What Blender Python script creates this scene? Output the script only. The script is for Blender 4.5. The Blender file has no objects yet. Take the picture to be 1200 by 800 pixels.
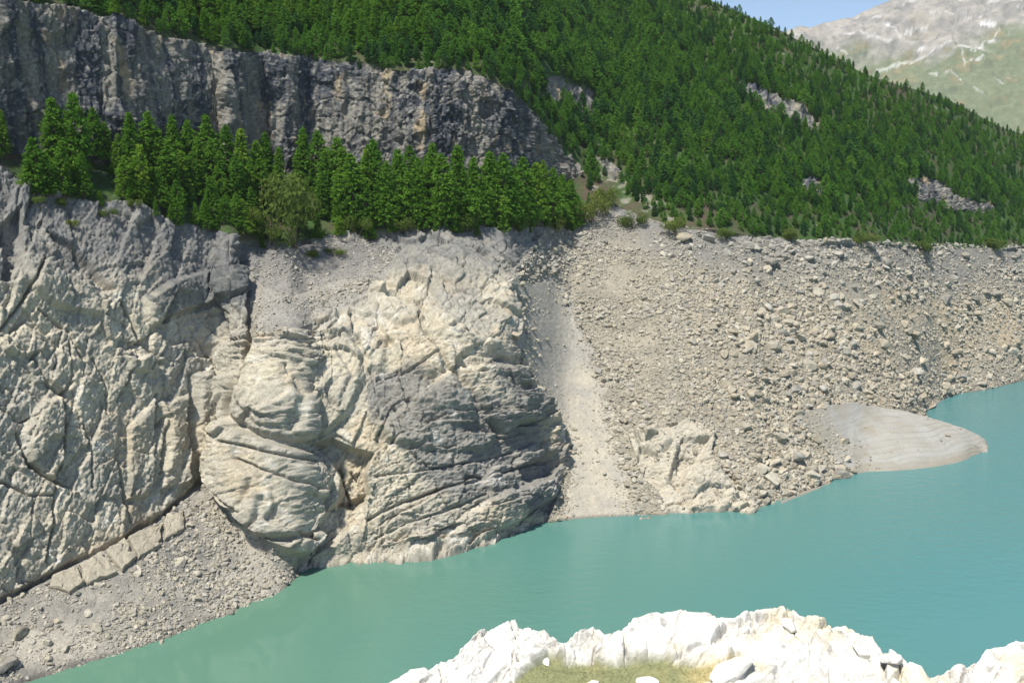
import bpy, math, random
import numpy as np
from mathutils import Vector

# ------------------------------------------------------------------ camera, sky, sun, exposure
SC = bpy.context.scene
COL = SC.collection
CAM_H = 70.0            # eye height above the lake, metres
PITCH = math.radians(9.0)
FPX = 1080.0            # focal length in pixels of the 1200 x 800 photograph
SUN_AZ = math.radians(-148.0)    # measured from +Y, negative is to the left
SUN_EL = math.radians(61.0)

cam_d = bpy.data.cameras.new("camera")
cam_d.sensor_width = 36.0
cam_d.lens = 36.0 * FPX / 1200.0
cam_d.clip_start = 0.1
cam_d.clip_end = 30000
cam = bpy.data.objects.new("camera", cam_d)
COL.objects.link(cam)
cam.location = (0, 0, CAM_H)
cam.rotation_euler = (math.radians(90) - PITCH, 0, 0)
SC.camera = cam

wd = bpy.data.worlds.new("World")
SC.world = wd
wd.use_nodes = True
wn = wd.node_tree.nodes
sky = wn.new("ShaderNodeTexSky")
sky.sky_type = 'NISHITA'
sky.sun_disc = False
sky.sun_elevation = SUN_EL
sky.sun_rotation = SUN_AZ % (2 * math.pi)
sky.altitude = 1700
sky.air_density = 1.0
sky.dust_density = 0.1
sky.ozone_density = 1.0
wd.node_tree.links.new(sky.outputs[0], wn["Background"].inputs[0])
wn["Background"].inputs[1].default_value = 0.07

sun_d = bpy.data.lights.new("sun", 'SUN')
sun_d.energy = 3.2
sun_d.angle = math.radians(4.0)
sun_d.color = (1.0, 0.945, 0.85)
sun = bpy.data.objects.new("sun", sun_d)
COL.objects.link(sun)
sdir = Vector((math.sin(SUN_AZ) * math.cos(SUN_EL), math.cos(SUN_AZ) * math.cos(SUN_EL), math.sin(SUN_EL)))
sun.rotation_euler = sdir.to_track_quat('Z', 'Y').to_euler()
sun.location = (0, 0, 400)

SC.view_settings.view_transform = 'Standard'
SC.view_settings.look = 'None'
SC.view_settings.gamma = 1.0
SC.view_settings.use_curve_mapping = False
SC.view_settings.exposure = 1.24
SC.render.engine = 'CYCLES'
SC.cycles.max_bounces = 6
SC.cycles.diffuse_bounces = 3
SC.cycles.volume_bounces = 0
SC.cycles.use_denoising = True

rng = np.random.default_rng(7)
random.seed(7)
f32 = np.float32

# ------------------------------------------------------------------ noise helpers
def _h(ix, iy, iz, seed):
    n = (ix.astype(np.int64) * 374761393 + iy.astype(np.int64) * 668265263 + iz.astype(np.int64) * 2147483647 * 3 + seed * 974634541) & 0xffffffff
    n = ((n ^ (n >> 13)) * 1274126177) & 0xffffffff
    n = ((n ^ (n >> 16)) * 2246822519) & 0xffffffff
    return (n ^ (n >> 15)) & 0xffffffff

def vnoise(p, seed=0):
    """value noise, quintic, -1..1; p is (N,3)"""
    i = np.floor(p).astype(np.int32)
    f = (p - i).astype(f32)
    u = f * f * f * (f * (f * 6 - 15) + 10)
    r = 0
    for dx in (0, 1):
        wx = u[:, 0] if dx else 1 - u[:, 0]
        for dy in (0, 1):
            wy = u[:, 1] if dy else 1 - u[:, 1]
            for dz in (0, 1):
                wz = u[:, 2] if dz else 1 - u[:, 2]
                v = _h(i[:, 0] + dx, i[:, 1] + dy, i[:, 2] + dz, seed).astype(f32) * f32(1 / 2147483648.0) - 1
                r = r + wx * wy * wz * v
    return r.astype(f32)

def fbm(p, octv=4, seed=0, gain=0.5, ridged=False):
    a, s, r = 1.0, 0.0, 0
    q = np.asarray(p, f32)
    for o in range(octv):
        n = vnoise(q, seed + o * 17)
        if ridged:
            n = 1 - 2 * np.abs(n)
        r = r + a * n
        s += a
        a *= gain
        q = q * 2.03 + 11.7
    return (r / s).astype(f32)

def voro(p, seed=0, jit=0.85):
    """nearest cells: F1, F2, offset to the cell point, three random numbers of the cell"""
    base = np.floor(p - 0.5).astype(np.int32)
    N = len(p)
    F1 = np.full(N, 9.0, f32); F2 = np.full(N, 9.0, f32)
    off = np.zeros((N, 3), f32); rid = np.zeros(N, np.int64)
    for dx in (0, 1):
        for dy in (0, 1):
            for dz in (0, 1):
                ix, iy, iz = base[:, 0] + dx, base[:, 1] + dy, base[:, 2] + dz
                h = _h(ix, iy, iz, seed)
                jx = (h & 1023).astype(f32) / 1023 - 0.5
                jy = ((h >> 10) & 1023).astype(f32) / 1023 - 0.5
                jz = ((h >> 20) & 1023).astype(f32) / 1023 - 0.5
                o = np.stack([p[:, 0] - ix - 0.5 - jit * jx, p[:, 1] - iy - 0.5 - jit * jy, p[:, 2] - iz - 0.5 - jit * jz], 1).astype(f32)
                d = np.sqrt((o * o).sum(1))
                m = d < F1
                F2 = np.where(m, F1, np.minimum(F2, d))
                F1 = np.where(m, d, F1)
                off[m] = o[m]
                rid[m] = h[m]
    r = ((rid * 2654435761) & 0xffffffff)
    r1 = (r & 1023).astype(f32) / 1023 - 0.5
    r2 = ((r >> 10) & 1023).astype(f32) / 1023 - 0.5
    r3 = ((r >> 20) & 1023).astype(f32) / 1023 - 0.5
    return F1, F2, off, r1, r2, r3

def sstep(a, b, x):
    t = np.clip((x - a) / (b - a), 0, 1)
    return t * t * (3 - 2 * t)

def facets(p, seed, step, tilt, groove, gw=0.12):
    """broken-rock relief in units of the cell: blocks that step and tilt, with joints between them"""
    F1, F2, off, r1, r2, r3 = voro(p, seed)
    w = sstep(0.0, gw, F2 - F1)
    h = step * 2 * r1 + tilt * 2 * (r2 * off[:, 0] + r3 * off[:, 2] + r1 * off[:, 1])
    return h * (0.65 + 0.35 * w) - groove * (1 - w)

def blocks(a, b, La, Lb, seed, step, saw, tilt, groove, gw):
    """jointed rock: courses of blocks along one bedding direction, every block stepped and tipped the same way, with open joints"""
    bb = b / Lb
    j = np.floor(bb); fb = bb - j
    z = np.zeros(len(a), np.int32)
    r1 = _h(j.astype(np.int32), z, z + 3, seed).astype(f32) / 4294967296.0
    r2 = _h(j.astype(np.int32), z + 1, z + 7, seed).astype(f32) / 4294967296.0
    aa = a / (La * (0.6 + 0.9 * r1)) + 17 * r2
    i = np.floor(aa); fa = aa - i
    r3 = _h(i.astype(np.int32), j.astype(np.int32), z + 5, seed).astype(f32) / 4294967296.0
    r4 = _h(i.astype(np.int32), j.astype(np.int32), z + 9, seed).astype(f32) / 4294967296.0
    ed = np.minimum(np.minimum(fb, 1 - fb) * Lb, np.minimum(fa, 1 - fa) * La * (0.6 + 0.9 * r1))
    w = sstep(0, gw, ed)
    h = step * (r3 - 0.5) * 2 + saw * (fb - 0.5) * (0.5 + r4) + tilt * (fa - 0.5) * (r4 - 0.3) * 2
    return (h - groove * (1 - w) * (0.3 + 1.2 * r3)).astype(f32)

def in_poly(x, y, poly):
    r = np.zeros(x.shape, bool)
    n = len(poly)
    for i in range(n):
        x0, y0 = poly[i]; x1, y1 = poly[(i + 1) % n]
        if y0 == y1:
            continue
        c = (y0 > y) != (y1 > y)
        r ^= c & (x < (x1 - x0) * (y - y0) / (y1 - y0) + x0)
    return r

def dist_line(x, y, pts, closed=False):
    d = np.full(x.shape, 1e9, f32)
    n = len(pts)
    for i in range(n if closed else n - 1):
        x0, y0 = pts[i]; x1, y1 = pts[(i + 1) % n]
        ux, uy = x1 - x0, y1 - y0
        L = ux * ux + uy * uy + 1e-9
        t = np.clip(((x - x0) * ux + (y - y0) * uy) / L, 0, 1)
        d = np.minimum(d, np.hypot(x - x0 - t * ux, y - y0 - t * uy))
    return d

# ------------------------------------------------------------------ photograph -> place
def ray(px, py):
    px = np.asarray(px, float); py = np.asarray(py, float)
    dx = (px - 600) / FPX; dy = -(py - 400) / FPX
    X = dx + 0 * dy
    Y = math.cos(PITCH) + dy * math.sin(PITCH) + 0 * dx
    Z = -math.sin(PITCH) + dy * math.cos(PITCH) + 0 * dx
    hl = np.hypot(X, Y)
    return X / hl, Y / hl, Z / hl          # horizontal unit direction and slope of the sight line

def place(px, py, r):
    X, Y, T = ray(px, py)
    return np.stack([X * r, Y * r, CAM_H + T * r], -1)

def on_water(px, py, z=0.0):
    X, Y, T = ray(px, py)
    r = (z - CAM_H) / T
    return place(px, py, r)

def curve(pts):
    xs = [p[0] for p in pts]; ys = [p[1] for p in pts]
    return lambda x: np.interp(x, xs, ys)

shore = curve([(-360, 960), (-100, 850), (20, 800), (130, 770), (200, 745), (280, 715), (325, 698), (346, 684), (352, 666), (380, 661), (480, 656),
               (530, 650), (560, 640), (600, 624), (640, 612), (700, 607), (760, 604), (830, 598), (885, 600), (905, 590), (935, 578), (985, 560),
               (1010, 545), (1045, 520), (1075, 495), (1096, 470), (1120, 462), (1160, 456), (1200, 445), (1300, 418), (1600, 360)])
base = curve([(-360, 860), (0, 705), (60, 674), (100, 652), (150, 626), (190, 600), (230, 570), (250, 552), (270, 585), (295, 625), (325, 650), (352, 660), (380, 655), (600, 620), (1600, 360)])
lip = curve([(-360, 165), (0, 192), (35, 215), (60, 228), (110, 236), (150, 236), (200, 258), (250, 268), (300, 284), (330, 286), (420, 272), (520, 264), (600, 264), (660, 268), (690, 248),
             (720, 238), (760, 256), (800, 268), (870, 276), (940, 280), (1000, 284), (1100, 292), (1200, 290), (1400, 284), (1600, 280)])
cbot = curve([(-360, 150), (0, 168), (60, 176), (140, 188), (300, 196), (420, 202), (520, 196), (600, 200), (640, 210), (670, 222), (690, 222), (720, 214), (760, 226), (800, 235), (870, 240), (1000, 250), (1200, 258), (1600, 250)])
ctop = curve([(-360, -30), (-60, -6), (0, 2), (60, 6), (130, 23), (200, 46), (280, 60), (370, 72), (455, 80), (500, 82), (535, 85), (575, 97), (610, 122), (640, 152), (665, 182), (685, 198), (720, 190), (760, 195), (800, 205), (870, 210), (1000, 220), (1200, 228), (1600, 220)])
ridge = curve([(-360, -440), (0, -330), (600, -96), (800, -18), (835, 2), (870, 17), (905, 33), (940, 50), (975, 70), (1010, 88), (1050, 100), (1090, 112), (1130, 126), (1165, 143), (1200, 158), (1300, 190), (1600, 250)])

CLIFF_P = [(-400, -30), (0, 0), (60, 4), (130, 21), (200, 44), (280, 58), (370, 70), (455, 78), (535, 83), (575, 95), (610, 120), (640, 150), (672, 186), (684, 205), (660, 214), (600, 202), (420, 206), (300, 200), (140, 194), (0, 178), (-400, 160)]
BUTT_P = [(300, 330), (292, 400), (282, 450), (258, 510), (250, 555), (275, 620), (320, 660), (350, 672), (480, 664), (530, 655), (600, 628), (640, 614), (655, 590), (662, 545), (656, 500), (632, 462), (612, 425), (606, 400), (615, 385), (600, 330), (560, 290), (470, 285), (430, 320), (340, 350)]
SHELF_P = [(296, 292), (330, 290), (430, 280), (470, 292), (455, 320), (430, 350), (380, 378), (330, 395), (300, 400), (292, 360)]
SCREE_P = [(608, 322), (640, 262), (690, 246), (760, 258), (870, 278), (1000, 286), (1200, 292), (1650, 282), (1650, 340), (1200, 452), (1095, 474), (1000, 550), (900, 600), (700, 615), (640, 616), (660, 560), (658, 500), (632, 460), (612, 420)]
CHUTE_P = [(606, 335), (652, 322), (682, 380), (708, 450), (724, 520), (738, 570), (748, 608), (652, 612), (664, 560), (660, 500), (634, 460), (612, 420), (616, 385)]
FAN_P = [(-400, 870), (0, 708), (60, 678), (100, 655), (150, 630), (190, 604), (232, 572), (250, 558), (268, 590), (292, 628), (322, 656), (352, 672), (350, 700), (20, 820), (-400, 1000)]
ROCKP_P = [(738, 512), (765, 494), (802, 490), (838, 508), (832, 535), (862, 562), (898, 604), (860, 614), (785, 610), (770, 575), (745, 545)]
OUTCROPS = [[(628, 84), (650, 88), (672, 100), (697, 104), (702, 140), (690, 148), (670, 128), (645, 118)],
            [(862, 96), (890, 103), (925, 118), (950, 128), (965, 148), (962, 165), (940, 145), (905, 132), (880, 118)],
            [(1062, 210), (1080, 206), (1105, 215), (1125, 230), (1170, 242), (1160, 250), (1110, 245), (1075, 232)],
            [(935, 212), (955, 208), (967, 226), (945, 232)],
            [(695, 185), (715, 190), (735, 208), (720, 212)]]

# terrain distance, marched up every sight column with the dip of the ground
GX = np.arange(-360, 1601, 4.0); GY = np.arange(1100, -461, -2.0)
gx, gy = np.meshgrid(GX, GY)
al = np.full(gx.shape, 35.0)
sh, ba, li, cb, ct = shore(gx), base(gx), lip(gx), cbot(gx), ctop(gx)
right = sstep(590, 670, gx)
wallL = np.where(gy < 330, 52.0, 68.0)
butt = np.where(gy > 470, 66.0, np.where(gy > 390, 52.0, 37.0))
wall = np.where(gx < 268, wallL, np.where(gx > 300, butt, wallL + (butt - wallL) * (gx - 268) / 32))
wall = wall * (1 - right) + np.interp(gx, [650, 850, 980, 1110, 1300], [35, 33, 31, 42, 40]) * right
forest = np.interp(gx, [-360, 500, 800, 1200, 1600], [38, 37, 33, 28, 26])
al = np.where(gy > sh, 24.0, np.where(gy > ba, 27.0, np.where(gy > li, wall, np.where(gy > cb, np.where(gx < 680, 33.0, forest), forest))))
al = np.where(in_poly(gx, gy, CLIFF_P), 79.0, al)
al = np.where(in_poly(gx, gy, ROCKP_P), 44.0, al)
for oc in OUTCROPS[:3]:
    al = np.where(in_poly(gx, gy, oc), 58.0, al)
def blur(a, n, ax):
    k = np.ones(2 * n + 1) / (2 * n + 1)
    pad = [(0, 0), (0, 0)]; pad[ax] = (n, n)
    b = np.pad(a, pad, mode='edge')
    return np.apply_along_axis(lambda v: np.convolve(v, k, 'valid'), ax, b)
al = blur(blur(al, 3, 0), 2, 1)
TAN = np.tan(np.radians(al))
_, _, TH = ray(gx, gy)
R = np.zeros(gx.shape)
srow = shore(GX)
_, _, TS = ray(GX, srow)
r_sh = -CAM_H / TS
k_sh = np.clip(np.searchsorted(-GY, -srow), 1, len(GY) - 2)     # first row above the shore
for c in range(len(GX)):
    k = k_sh[c]
    r, t0 = r_sh[c], TS[c]
    for j in range(k, len(GY)):
        t1 = TH[j, c]
        r = r + r * (t1 - t0) / max(TAN[j, c] - t1, 0.16)
        R[j, c] = r; t0 = t1
    r, t0 = r_sh[c], TS[c]
    for j in range(k - 1, -1, -1):
        t1 = TH[j, c]
        r = r + r * (t1 - t0) / max(TAN[j, c] - t1, 0.16)
        R[j, c] = r; t0 = t1
R = blur(R, 2, 1)
_wide = blur(blur(R, 14, 1), 10, 1)
_bw = sstep(880, 960, gx) * sstep(15, 110, sh - gy) * 0.9
R = R * (1 - _bw) + _wide * _bw

def sampR(px, py):
    fx = np.clip((px - GX[0]) / 4.0, 0, len(GX) - 1.001); fy = np.clip((GY[0] - py) / 2.0, 0, len(GY) - 1.001)
    ix = fx.astype(int); iy = fy.astype(int); fx = fx - ix; fy = fy - iy
    return (R[iy, ix] * (1 - fx) * (1 - fy) + R[iy, ix + 1] * fx * (1 - fy) + R[iy + 1, ix] * (1 - fx) * fy + R[iy + 1, ix + 1] * fx * fy)

# the sheet: columns along the shore, rows up the slope in bands
CX = np.concatenate([np.arange(-360, -32, 8.0), np.arange(-32, 1236, 1.25), np.arange(1240, 1601, 8.0)])
BANDS = [(lambda x: shore(x) + 40, shore, 8), (shore, lip, 400), (lip, cbot, 26), (cbot, ctop, 140), (ctop, ridge, 110)]
ry = []; rb = []
for bi, (a, b, n) in enumerate(BANDS):
    for k in range(n):
        ry.append(a(CX) + (b(CX) - a(CX)) * k / n); rb.append(bi)
ry.append(ridge(CX)); rb.append(5)
PY = np.array(ry); PX = np.broadcast_to(CX, PY.shape).copy(); RB = np.array(rb)
ROW0 = np.cumsum([0] + [b[2] for b in BANDS])
NR, NC = PY.shape
BASEP = place(PX, PY, sampR(PX, PY))
def grid_normals(P):
    du = np.gradient(P, axis=1); dv = np.gradient(P, axis=0)
    n = np.cross(du, dv)
    return n / (np.linalg.norm(n, axis=2, keepdims=True) + 1e-9)
NB = grid_normals(BASEP)

pf = BASEP.reshape(-1, 3).astype(f32)
xf = PX.ravel().astype(f32); yf = PY.ravel().astype(f32)
# organic edges: picture coordinates jittered by noise before the region tests
wob = fbm(pf / 9.0, 3, 5); wob2 = fbm(pf / 9.0 + 50, 3, 6)
xw = xf + 9 * wob; yw = yf + 7 * wob2
m_cliff = in_poly(xw, yw, CLIFF_P)
m_scree = in_poly(xw, yw, SCREE_P) & ~in_poly(xw, yw, ROCKP_P)
m_chute = in_poly(xw + 14 * wob2 + 8 * fbm(pf / 2.5, 2, 8), yw, CHUTE_P)
m_fan = in_poly(xw, yw, FAN_P)
m_shelf = in_poly(xw, yw, SHELF_P)
m_out = np.zeros(len(xf), bool)
for oc in OUTCROPS:
    m_out |= in_poly(xf + 4 * wob, yf + 4 * wob2, oc)
rowb = np.repeat(RB, NC)
m_bank = rowb <= 1
m_rock = m_bank & ~m_scree & ~m_fan & ~m_shelf & ~m_chute
m_soil = ~m_bank & ~m_cliff & ~m_out

D = np.zeros(len(xf), f32)
def add_on(mask, fn):
    i = np.nonzero(mask)[0]
    if len(i):
        D[i] += fn(pf[i], i)

# --- hand-placed masses and joints of the bank, read off the photograph (picture points -> real relief)
RAISED = [  # polygon, height m, bevel px
    ([(284, 432), (292, 412), (311, 402), (360, 398), (400, 392), (424, 420), (426, 445), (422, 465), (405, 492), (383, 510), (360, 518), (337, 521), (300, 507), (282, 490)], 2.0, 8),
    ([(262, 500), (282, 494), (300, 512), (296, 540), (310, 560), (300, 600), (270, 598), (258, 560)], 1.3, 4),
    ([(302, 590), (312, 572), (318, 580), (312, 615), (296, 628), (288, 620)], 1.7, 3),
    ([(336, 470), (350, 462), (354, 500), (344, 518), (334, 510)], 1.3, 3),
    ([(300, 440), (330, 436), (338, 470), (330, 505), (308, 500), (290, 470)], 1.1, 4),
    ([(356, 430), (392, 420), (412, 450), (396, 480), (362, 470)], 1.0, 5),
    ([(330, 545), (368, 548), (384, 565), (370, 590), (340, 580)], 1.0, 4),
    ([(254, 546), (260, 500), (268, 488), (284, 491), (302, 509), (337, 525), (373, 537), (391, 562), (386, 582), (362, 610), (353, 629), (321, 634), (292, 632), (266, 600)], 3.0, 9),
    ([(295, 639), (330, 634), (360, 622), (374, 624), (346, 651), (318, 655)], 1.6, 6),
    ([(222, 440), (245, 430), (276, 440), (277, 470), (262, 522), (245, 546), (229, 532), (222, 480)], 2.6, 8),
    ([(187, 470), (216, 462), (221, 520), (220, 566), (186, 574), (196, 520)], 1.6, 5),
    ([(152, 500), (182, 462), (184, 520), (178, 580), (150, 585)], 1.2, 5),
    ([(165, 350), (195, 330), (262, 310), (292, 308), (288, 342), (236, 360), (200, 374), (172, 388)], 2.2, 7),
    ([(20, 300), (60, 305), (98, 328), (132, 350), (120, 372), (88, 366), (60, 360), (36, 340)], 1.8, 6),
    ([(2, 395), (30, 378), (54, 392), (52, 412), (26, 420), (4, 410)], 1.5, 5),
    ([(142, 412), (168, 400), (180, 420), (172, 440), (150, 436)], 1.5, 6),
    ([(24, 505), (44, 470), (74, 462), (76, 540), (60, 562), (36, 545)], 1.5, 6),
    ([(430, 352), (470, 360), (490, 372), (498, 384), (470, 388), (440, 378)], 1.4, 4),
    ([(455, 395), (490, 384), (512, 420), (520, 442), (500, 450), (470, 440)], 1.8, 8),
    ([(500, 376), (520, 372), (540, 388), (552, 410), (530, 430), (515, 412)], 1.5, 7),
    ([(360, 402), (430, 385), (455, 400), (450, 440), (428, 440), (420, 412)], 1.2, 8),
    ([(525, 436), (590, 430), (630, 465), (648, 500), (600, 500), (584, 515), (560, 488)], 2.4, 10),
    ([(440, 500), (480, 470), (524, 440), (556, 488), (582, 516), (560, 530), (500, 530), (450, 520)], 2.0, 9),
    ([(470, 640), (482, 622), (505, 620), (520, 640), (508, 660), (478, 660)], 2.4, 7),
    ([(515, 640), (540, 600), (580, 575), (640, 560), (650, 585), (600, 615), (560, 640), (530, 652)], 2.2, 8),
    ([(632, 500), (655, 498), (660, 530), (650, 550), (630, 530)], 1.8, 6),
    ([(600, 545), (640, 530), (656, 545), (640, 560), (605, 570)], -2.4, 5),
    ([(362, 521), (387, 513), (410, 524), (438, 534), (430, 556), (436, 582), (415, 600), (395, 594), (399, 562), (386, 541)], -4.6, 6),
    ([(392, 590), (430, 578), (428, 605), (392, 640), (366, 650), (362, 625)], -2.4, 6),
    ([(49, 262), (84, 284), (110, 306), (138, 338), (128, 342), (96, 318), (66, 292)], -2.4, 4),
    ([(0, 262), (24, 240), (30, 300), (10, 330), (0, 330)], -2.4, 6),
    ([(782, 560), (792, 530), (800, 512), (832, 514), (826, 534), (808, 548), (796, 580)], -2.2, 4),
    ([(796, 578), (812, 548), (840, 545), (868, 580), (850, 602), (806, 602)], 2.2, 6),
    ([(740, 505), (772, 500), (790, 515), (775, 535), (750, 528)], 2.0, 6),
    ([(850, 590), (872, 586), (890, 602), (868, 610)], 1.6, 4),
]
bi = np.nonzero((rowb <= 1) & (xf > -40) & (xf < 920))[0]
bx, by = xf[bi] + 2.2 * wob[bi], yf[bi] + 2.2 * wob2[bi]
for poly, hgt, bev in RAISED:
    xs = [p[0] for p in poly]; ys = [p[1] for p in poly]
    k = np.nonzero((bx > min(xs) - 2) & (bx < max(xs) + 2) & (by > min(ys) - 2) & (by < max(ys) + 2))[0]
    ins = in_poly(bx[k], by[k], poly)
    k = k[ins]
    d = dist_line(bx[k], by[k], poly, True)
    D[bi[k]] += hgt * np.clip(d / (0.75 * bev), 0, 1) ** 0.85 * (0.85 + 0.15 * np.clip(d / (3 * bev), 0, 1))
# the whole grey buttress stands proud of the chute and of the left wall
k = np.nonzero(in_poly(bx, by, BUTT_P))[0]
d = dist_line(bx[k], by[k], BUTT_P, True)
sh_fade = sstep(0, 40, shore(xf[bi[k]]) - yf[bi[k]])
D[bi[k]] += 2.4 * np.sqrt(np.clip(1 - (1 - np.clip(d / 26, 0, 1)) ** 2, 0, 1)) * (0.4 + 0.6 * sh_fade)
JOINTS = [  # polyline, half width px, depth m
    ([(282, 520), (310, 528), (340, 540), (372, 545)], 1.4, 1.3), ([(268, 570), (290, 590), (300, 602)], 1.3, 1.2), ([(300, 540), (330, 560), (350, 578)], 1.4, 1.4), ([(330, 440), (338, 470), (334, 508)], 1.2, 1.2),
    ([(489, 378), (498, 396), (514, 420), (520, 434), (540, 455), (562, 484), (582, 515)], 1.6, 2.0),
    ([(514, 420), (490, 436), (462, 446), (440, 450)], 1.3, 1.2),
    ([(140, 352), (153, 372), (162, 398), (185, 430)], 1.8, 2.4),
    ([(-32, 722), (0, 705), (60, 674), (100, 653), (150, 627), (200, 595), (250, 553)], 3.0, 2.6),
    ([(75, 462), (75, 501), (73, 543), (62, 576), (62, 615), (55, 657)], 1.6, 1.9),
    ([(20, 508), (32, 543), (49, 556), (62, 563), (81, 571)], 2.0, 1.9),
    ([(39, 420), (58, 452), (72, 462), (84, 448)], 2.0, 1.8),
    ([(110, 420), (125, 452), (127, 485)], 1.3, 1.2),
    ([(97, 498), (107, 534), (110, 570)], 1.3, 1.2),
    ([(140, 540), (146, 566), (148, 585), (156, 610)], 1.5, 1.5),
    ([(182, 462), (186, 500), (196, 486), (192, 534), (188, 552)], 1.5, 1.6),
    ([(218, 440), (223, 485), (224, 527)], 1.6, 1.8),
    ([(293, 300), (290, 345), (294, 400), (290, 432), (276, 470), (264, 515), (250, 553)], 4.5, 3.6),
    ([(0, 388), (20, 362), (42, 326), (52, 303)], 1.8, 1.6),
    ([(46, 362), (78, 388), (96, 420)], 1.4, 1.3),
    ([(0, 480), (20, 496), (40, 486)], 1.4, 1.2),
    ([(-30, 560), (10, 566), (32, 580), (60, 580)], 1.6, 1.6),
    ([(208, 378), (212, 396), (214, 420)], 1.2, 1.2),
    ([(224, 386), (240, 410), (258, 436)], 1.2, 1.2),
    ([(250, 346), (262, 380), (266, 430)], 1.2, 1.0),
    ([(432, 440), (440, 466), (462, 484), (470, 505)], 1.4, 1.3),
    ([(398, 548), (404, 570), (412, 590)], 1.6, 1.6), ([(412, 552), (424, 576)], 1.5, 1.4),
    ([(370, 400), (378, 420), (392, 434)], 1.0, 1.0),
    ([(470, 310), (510, 330), (545, 348), (562, 362)], 1.2, 1.3),
    ([(500, 292), (540, 318), (575, 336), (590, 352)], 1.2, 1.3),
    ([(545, 290), (580, 312), (606, 332)], 1.2, 1.4),
    ([(430, 330), (462, 344), (500, 372)], 1.2, 1.2),
    ([(440, 560), (490, 552), (560, 540), (600, 530)], 1.4, 1.2),
    ([(430, 610), (470, 590), (520, 572), (580, 556), (640, 540)], 1.8, 1.8),
    ([(440, 632), (480, 612), (520, 600), (560, 580)], 1.5, 1.3),
    ([(140, 470), (152, 440), (160, 410)], 1.2, 1.0), ([(80, 400), (84, 440), (74, 462)], 1.2, 1.0),
    ([(874, 296), (886, 312), (900, 330)], 2.0, 2.0),
]
for pts, hw, dep in JOINTS:
    xs = [p[0] for p in pts]; ys = [p[1] for p in pts]
    k = np.nonzero((xf > min(xs) - 10) & (xf < max(xs) + 10) & (yf > min(ys) - 10) & (yf < max(ys) + 10) & (rowb <= 1))[0]
    d = dist_line(xf[k] + 3.5 * wob[k] + 1.2 * vnoise(pf[k] * 0.9, 91), yf[k] + 2.5 * wob2[k], pts)
    vary = 0.65 + 0.35 * vnoise(pf[k] / 5.0, 77)
    D[k] -= 1.35 * dep * vary * np.exp(-(d / (hw * 0.85)) ** 2)

def rockrelief(p, i):
    # bedding: dips to the right high on the buttress, rises to the right low on it, near vertical on the left wall
    x = xf[i]; y = yf[i]
    ang = np.where(x < 270, np.radians(72), np.where(y < 420, np.radians(-32), np.radians(28)))
    w = sstep(360, 520, y)
    ang = np.where(x < 270, np.radians(72), np.radians(-32) * (1 - w) + np.radians(26) * w)
    pil = sstep(240, 275, x) * sstep(470, 400, x) * sstep(380, 450, y)
    ang = ang * (1 - pil) + np.radians(55) * pil
    u = (x - 470) * 0.18; v = -(y - 440) * 0.18
    ca, sa = np.cos(ang), np.sin(ang)
    a = u * ca + v * sa; b = -u * sa + v * ca
    wq = 1.6 * fbm(p / 12.0, 2, 31)
    q = np.stack([a / 1.9, (b + wq) * 0.9, p[:, 1] / 3], 1).astype(f32)
    wz = np.stack([fbm(p / 11.0, 3, 35), fbm(p / 11.0 + 30, 3, 36), fbm(p / 11.0 + 60, 3, 37)], 1)
    qb = np.stack([a / 1.7, b, p[:, 1] * 0.8], 1).astype(f32)
    big = facets(qb / 6.6 + 0.30 * wz, 3, 0.40, 0.85, 0.22, 0.03) * 1.6
    aw = a + 3.0 * wz[:, 0] + 0.6 * fbm(p / 2.5, 2, 38); bw = b + (4.0 - 2.2 * sstep(285, 255, x)) * wz[:, 2] + 0.5 * fbm(p / 2.2, 3, 39)
    soft = sstep(-0.10, 0.22, fbm(p / 13.0, 2, 71)); lw = sstep(285, 255, x)
    big2 = blocks(aw, bw, 15.0, 6.4, 15, 0.55, 0.9, 1.3, 0.5, 0.22)
    big2 += blocks(aw * 0.8 - 0.5 * bw, bw + 0.35 * aw, 7.0, 3.1, 18, 0.30, 0.4, 0.6, 0.32, 0.2) * (0.35 + 0.65 * (1 - soft))
    mid = blocks(aw + 3, bw + 0.3 * aw, 3.2, 1.35, 16, 0.24, 0.34, 0.3, 0.34, 0.2) * (1 - 0.6 * lw)
    mid = mid * soft + 0.25 * facets(p / 1.5 + 0.2 * wz, 19, 0.45, 0.8, 0.5, 0.06) * (1 - soft)
    sml = facets(q / 0.55 + 5, 9, 0.5, 0.8, 0.5, 0.12) * 0.18
    bed = fbm(q * np.array([0.35, 1.6, 0.5], f32), 3, 41, ridged=True) * 0.30
    dark = sstep(440, 470, x) * sstep(670, 640, x) * sstep(420, 470, y)
    fine = fbm(p * 1.5, 3, 61) * 0.18
    return big * (1 - 0.25 * lw) + big2 * (1 - 0.42 * lw) * (1 - 0.68 * pil) + mid * 0.75 * (1 - 0.35 * pil) + sml * (0.7 + 0.5 * soft + 0.6 * dark) * (1 - 0.2 * pil) + 0.22 * facets(p / 1.05 + 0.15 * wz, 29, 0.5, 0.9, 0.4, 0.08) + bed * (0.15 + 0.8 * dark) * (0.3 + soft) * (1 - 0.7 * pil) + fine * 0.8 + 1.0 * fbm(p / 18.0, 2, 51)
add_on(m_rock, rockrelief)

def screerelief(p, i):
    return 1.3 * fbm(p / 22.0, 3, 101) + 0.25 * fbm(p / 3.0, 3, 102) + facets(p / 1.3, 12, 0.5, 0.5, 0.15, 0.2) * 0.22
add_on(m_bank & ~m_rock & ~m_chute, screerelief)
add_on(m_bank & m_chute & ~m_rock, lambda p, i: 0.8 * fbm(p / 20.0, 2, 101) + 0.12 * fbm(p * 1.2, 2, 104))

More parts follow.
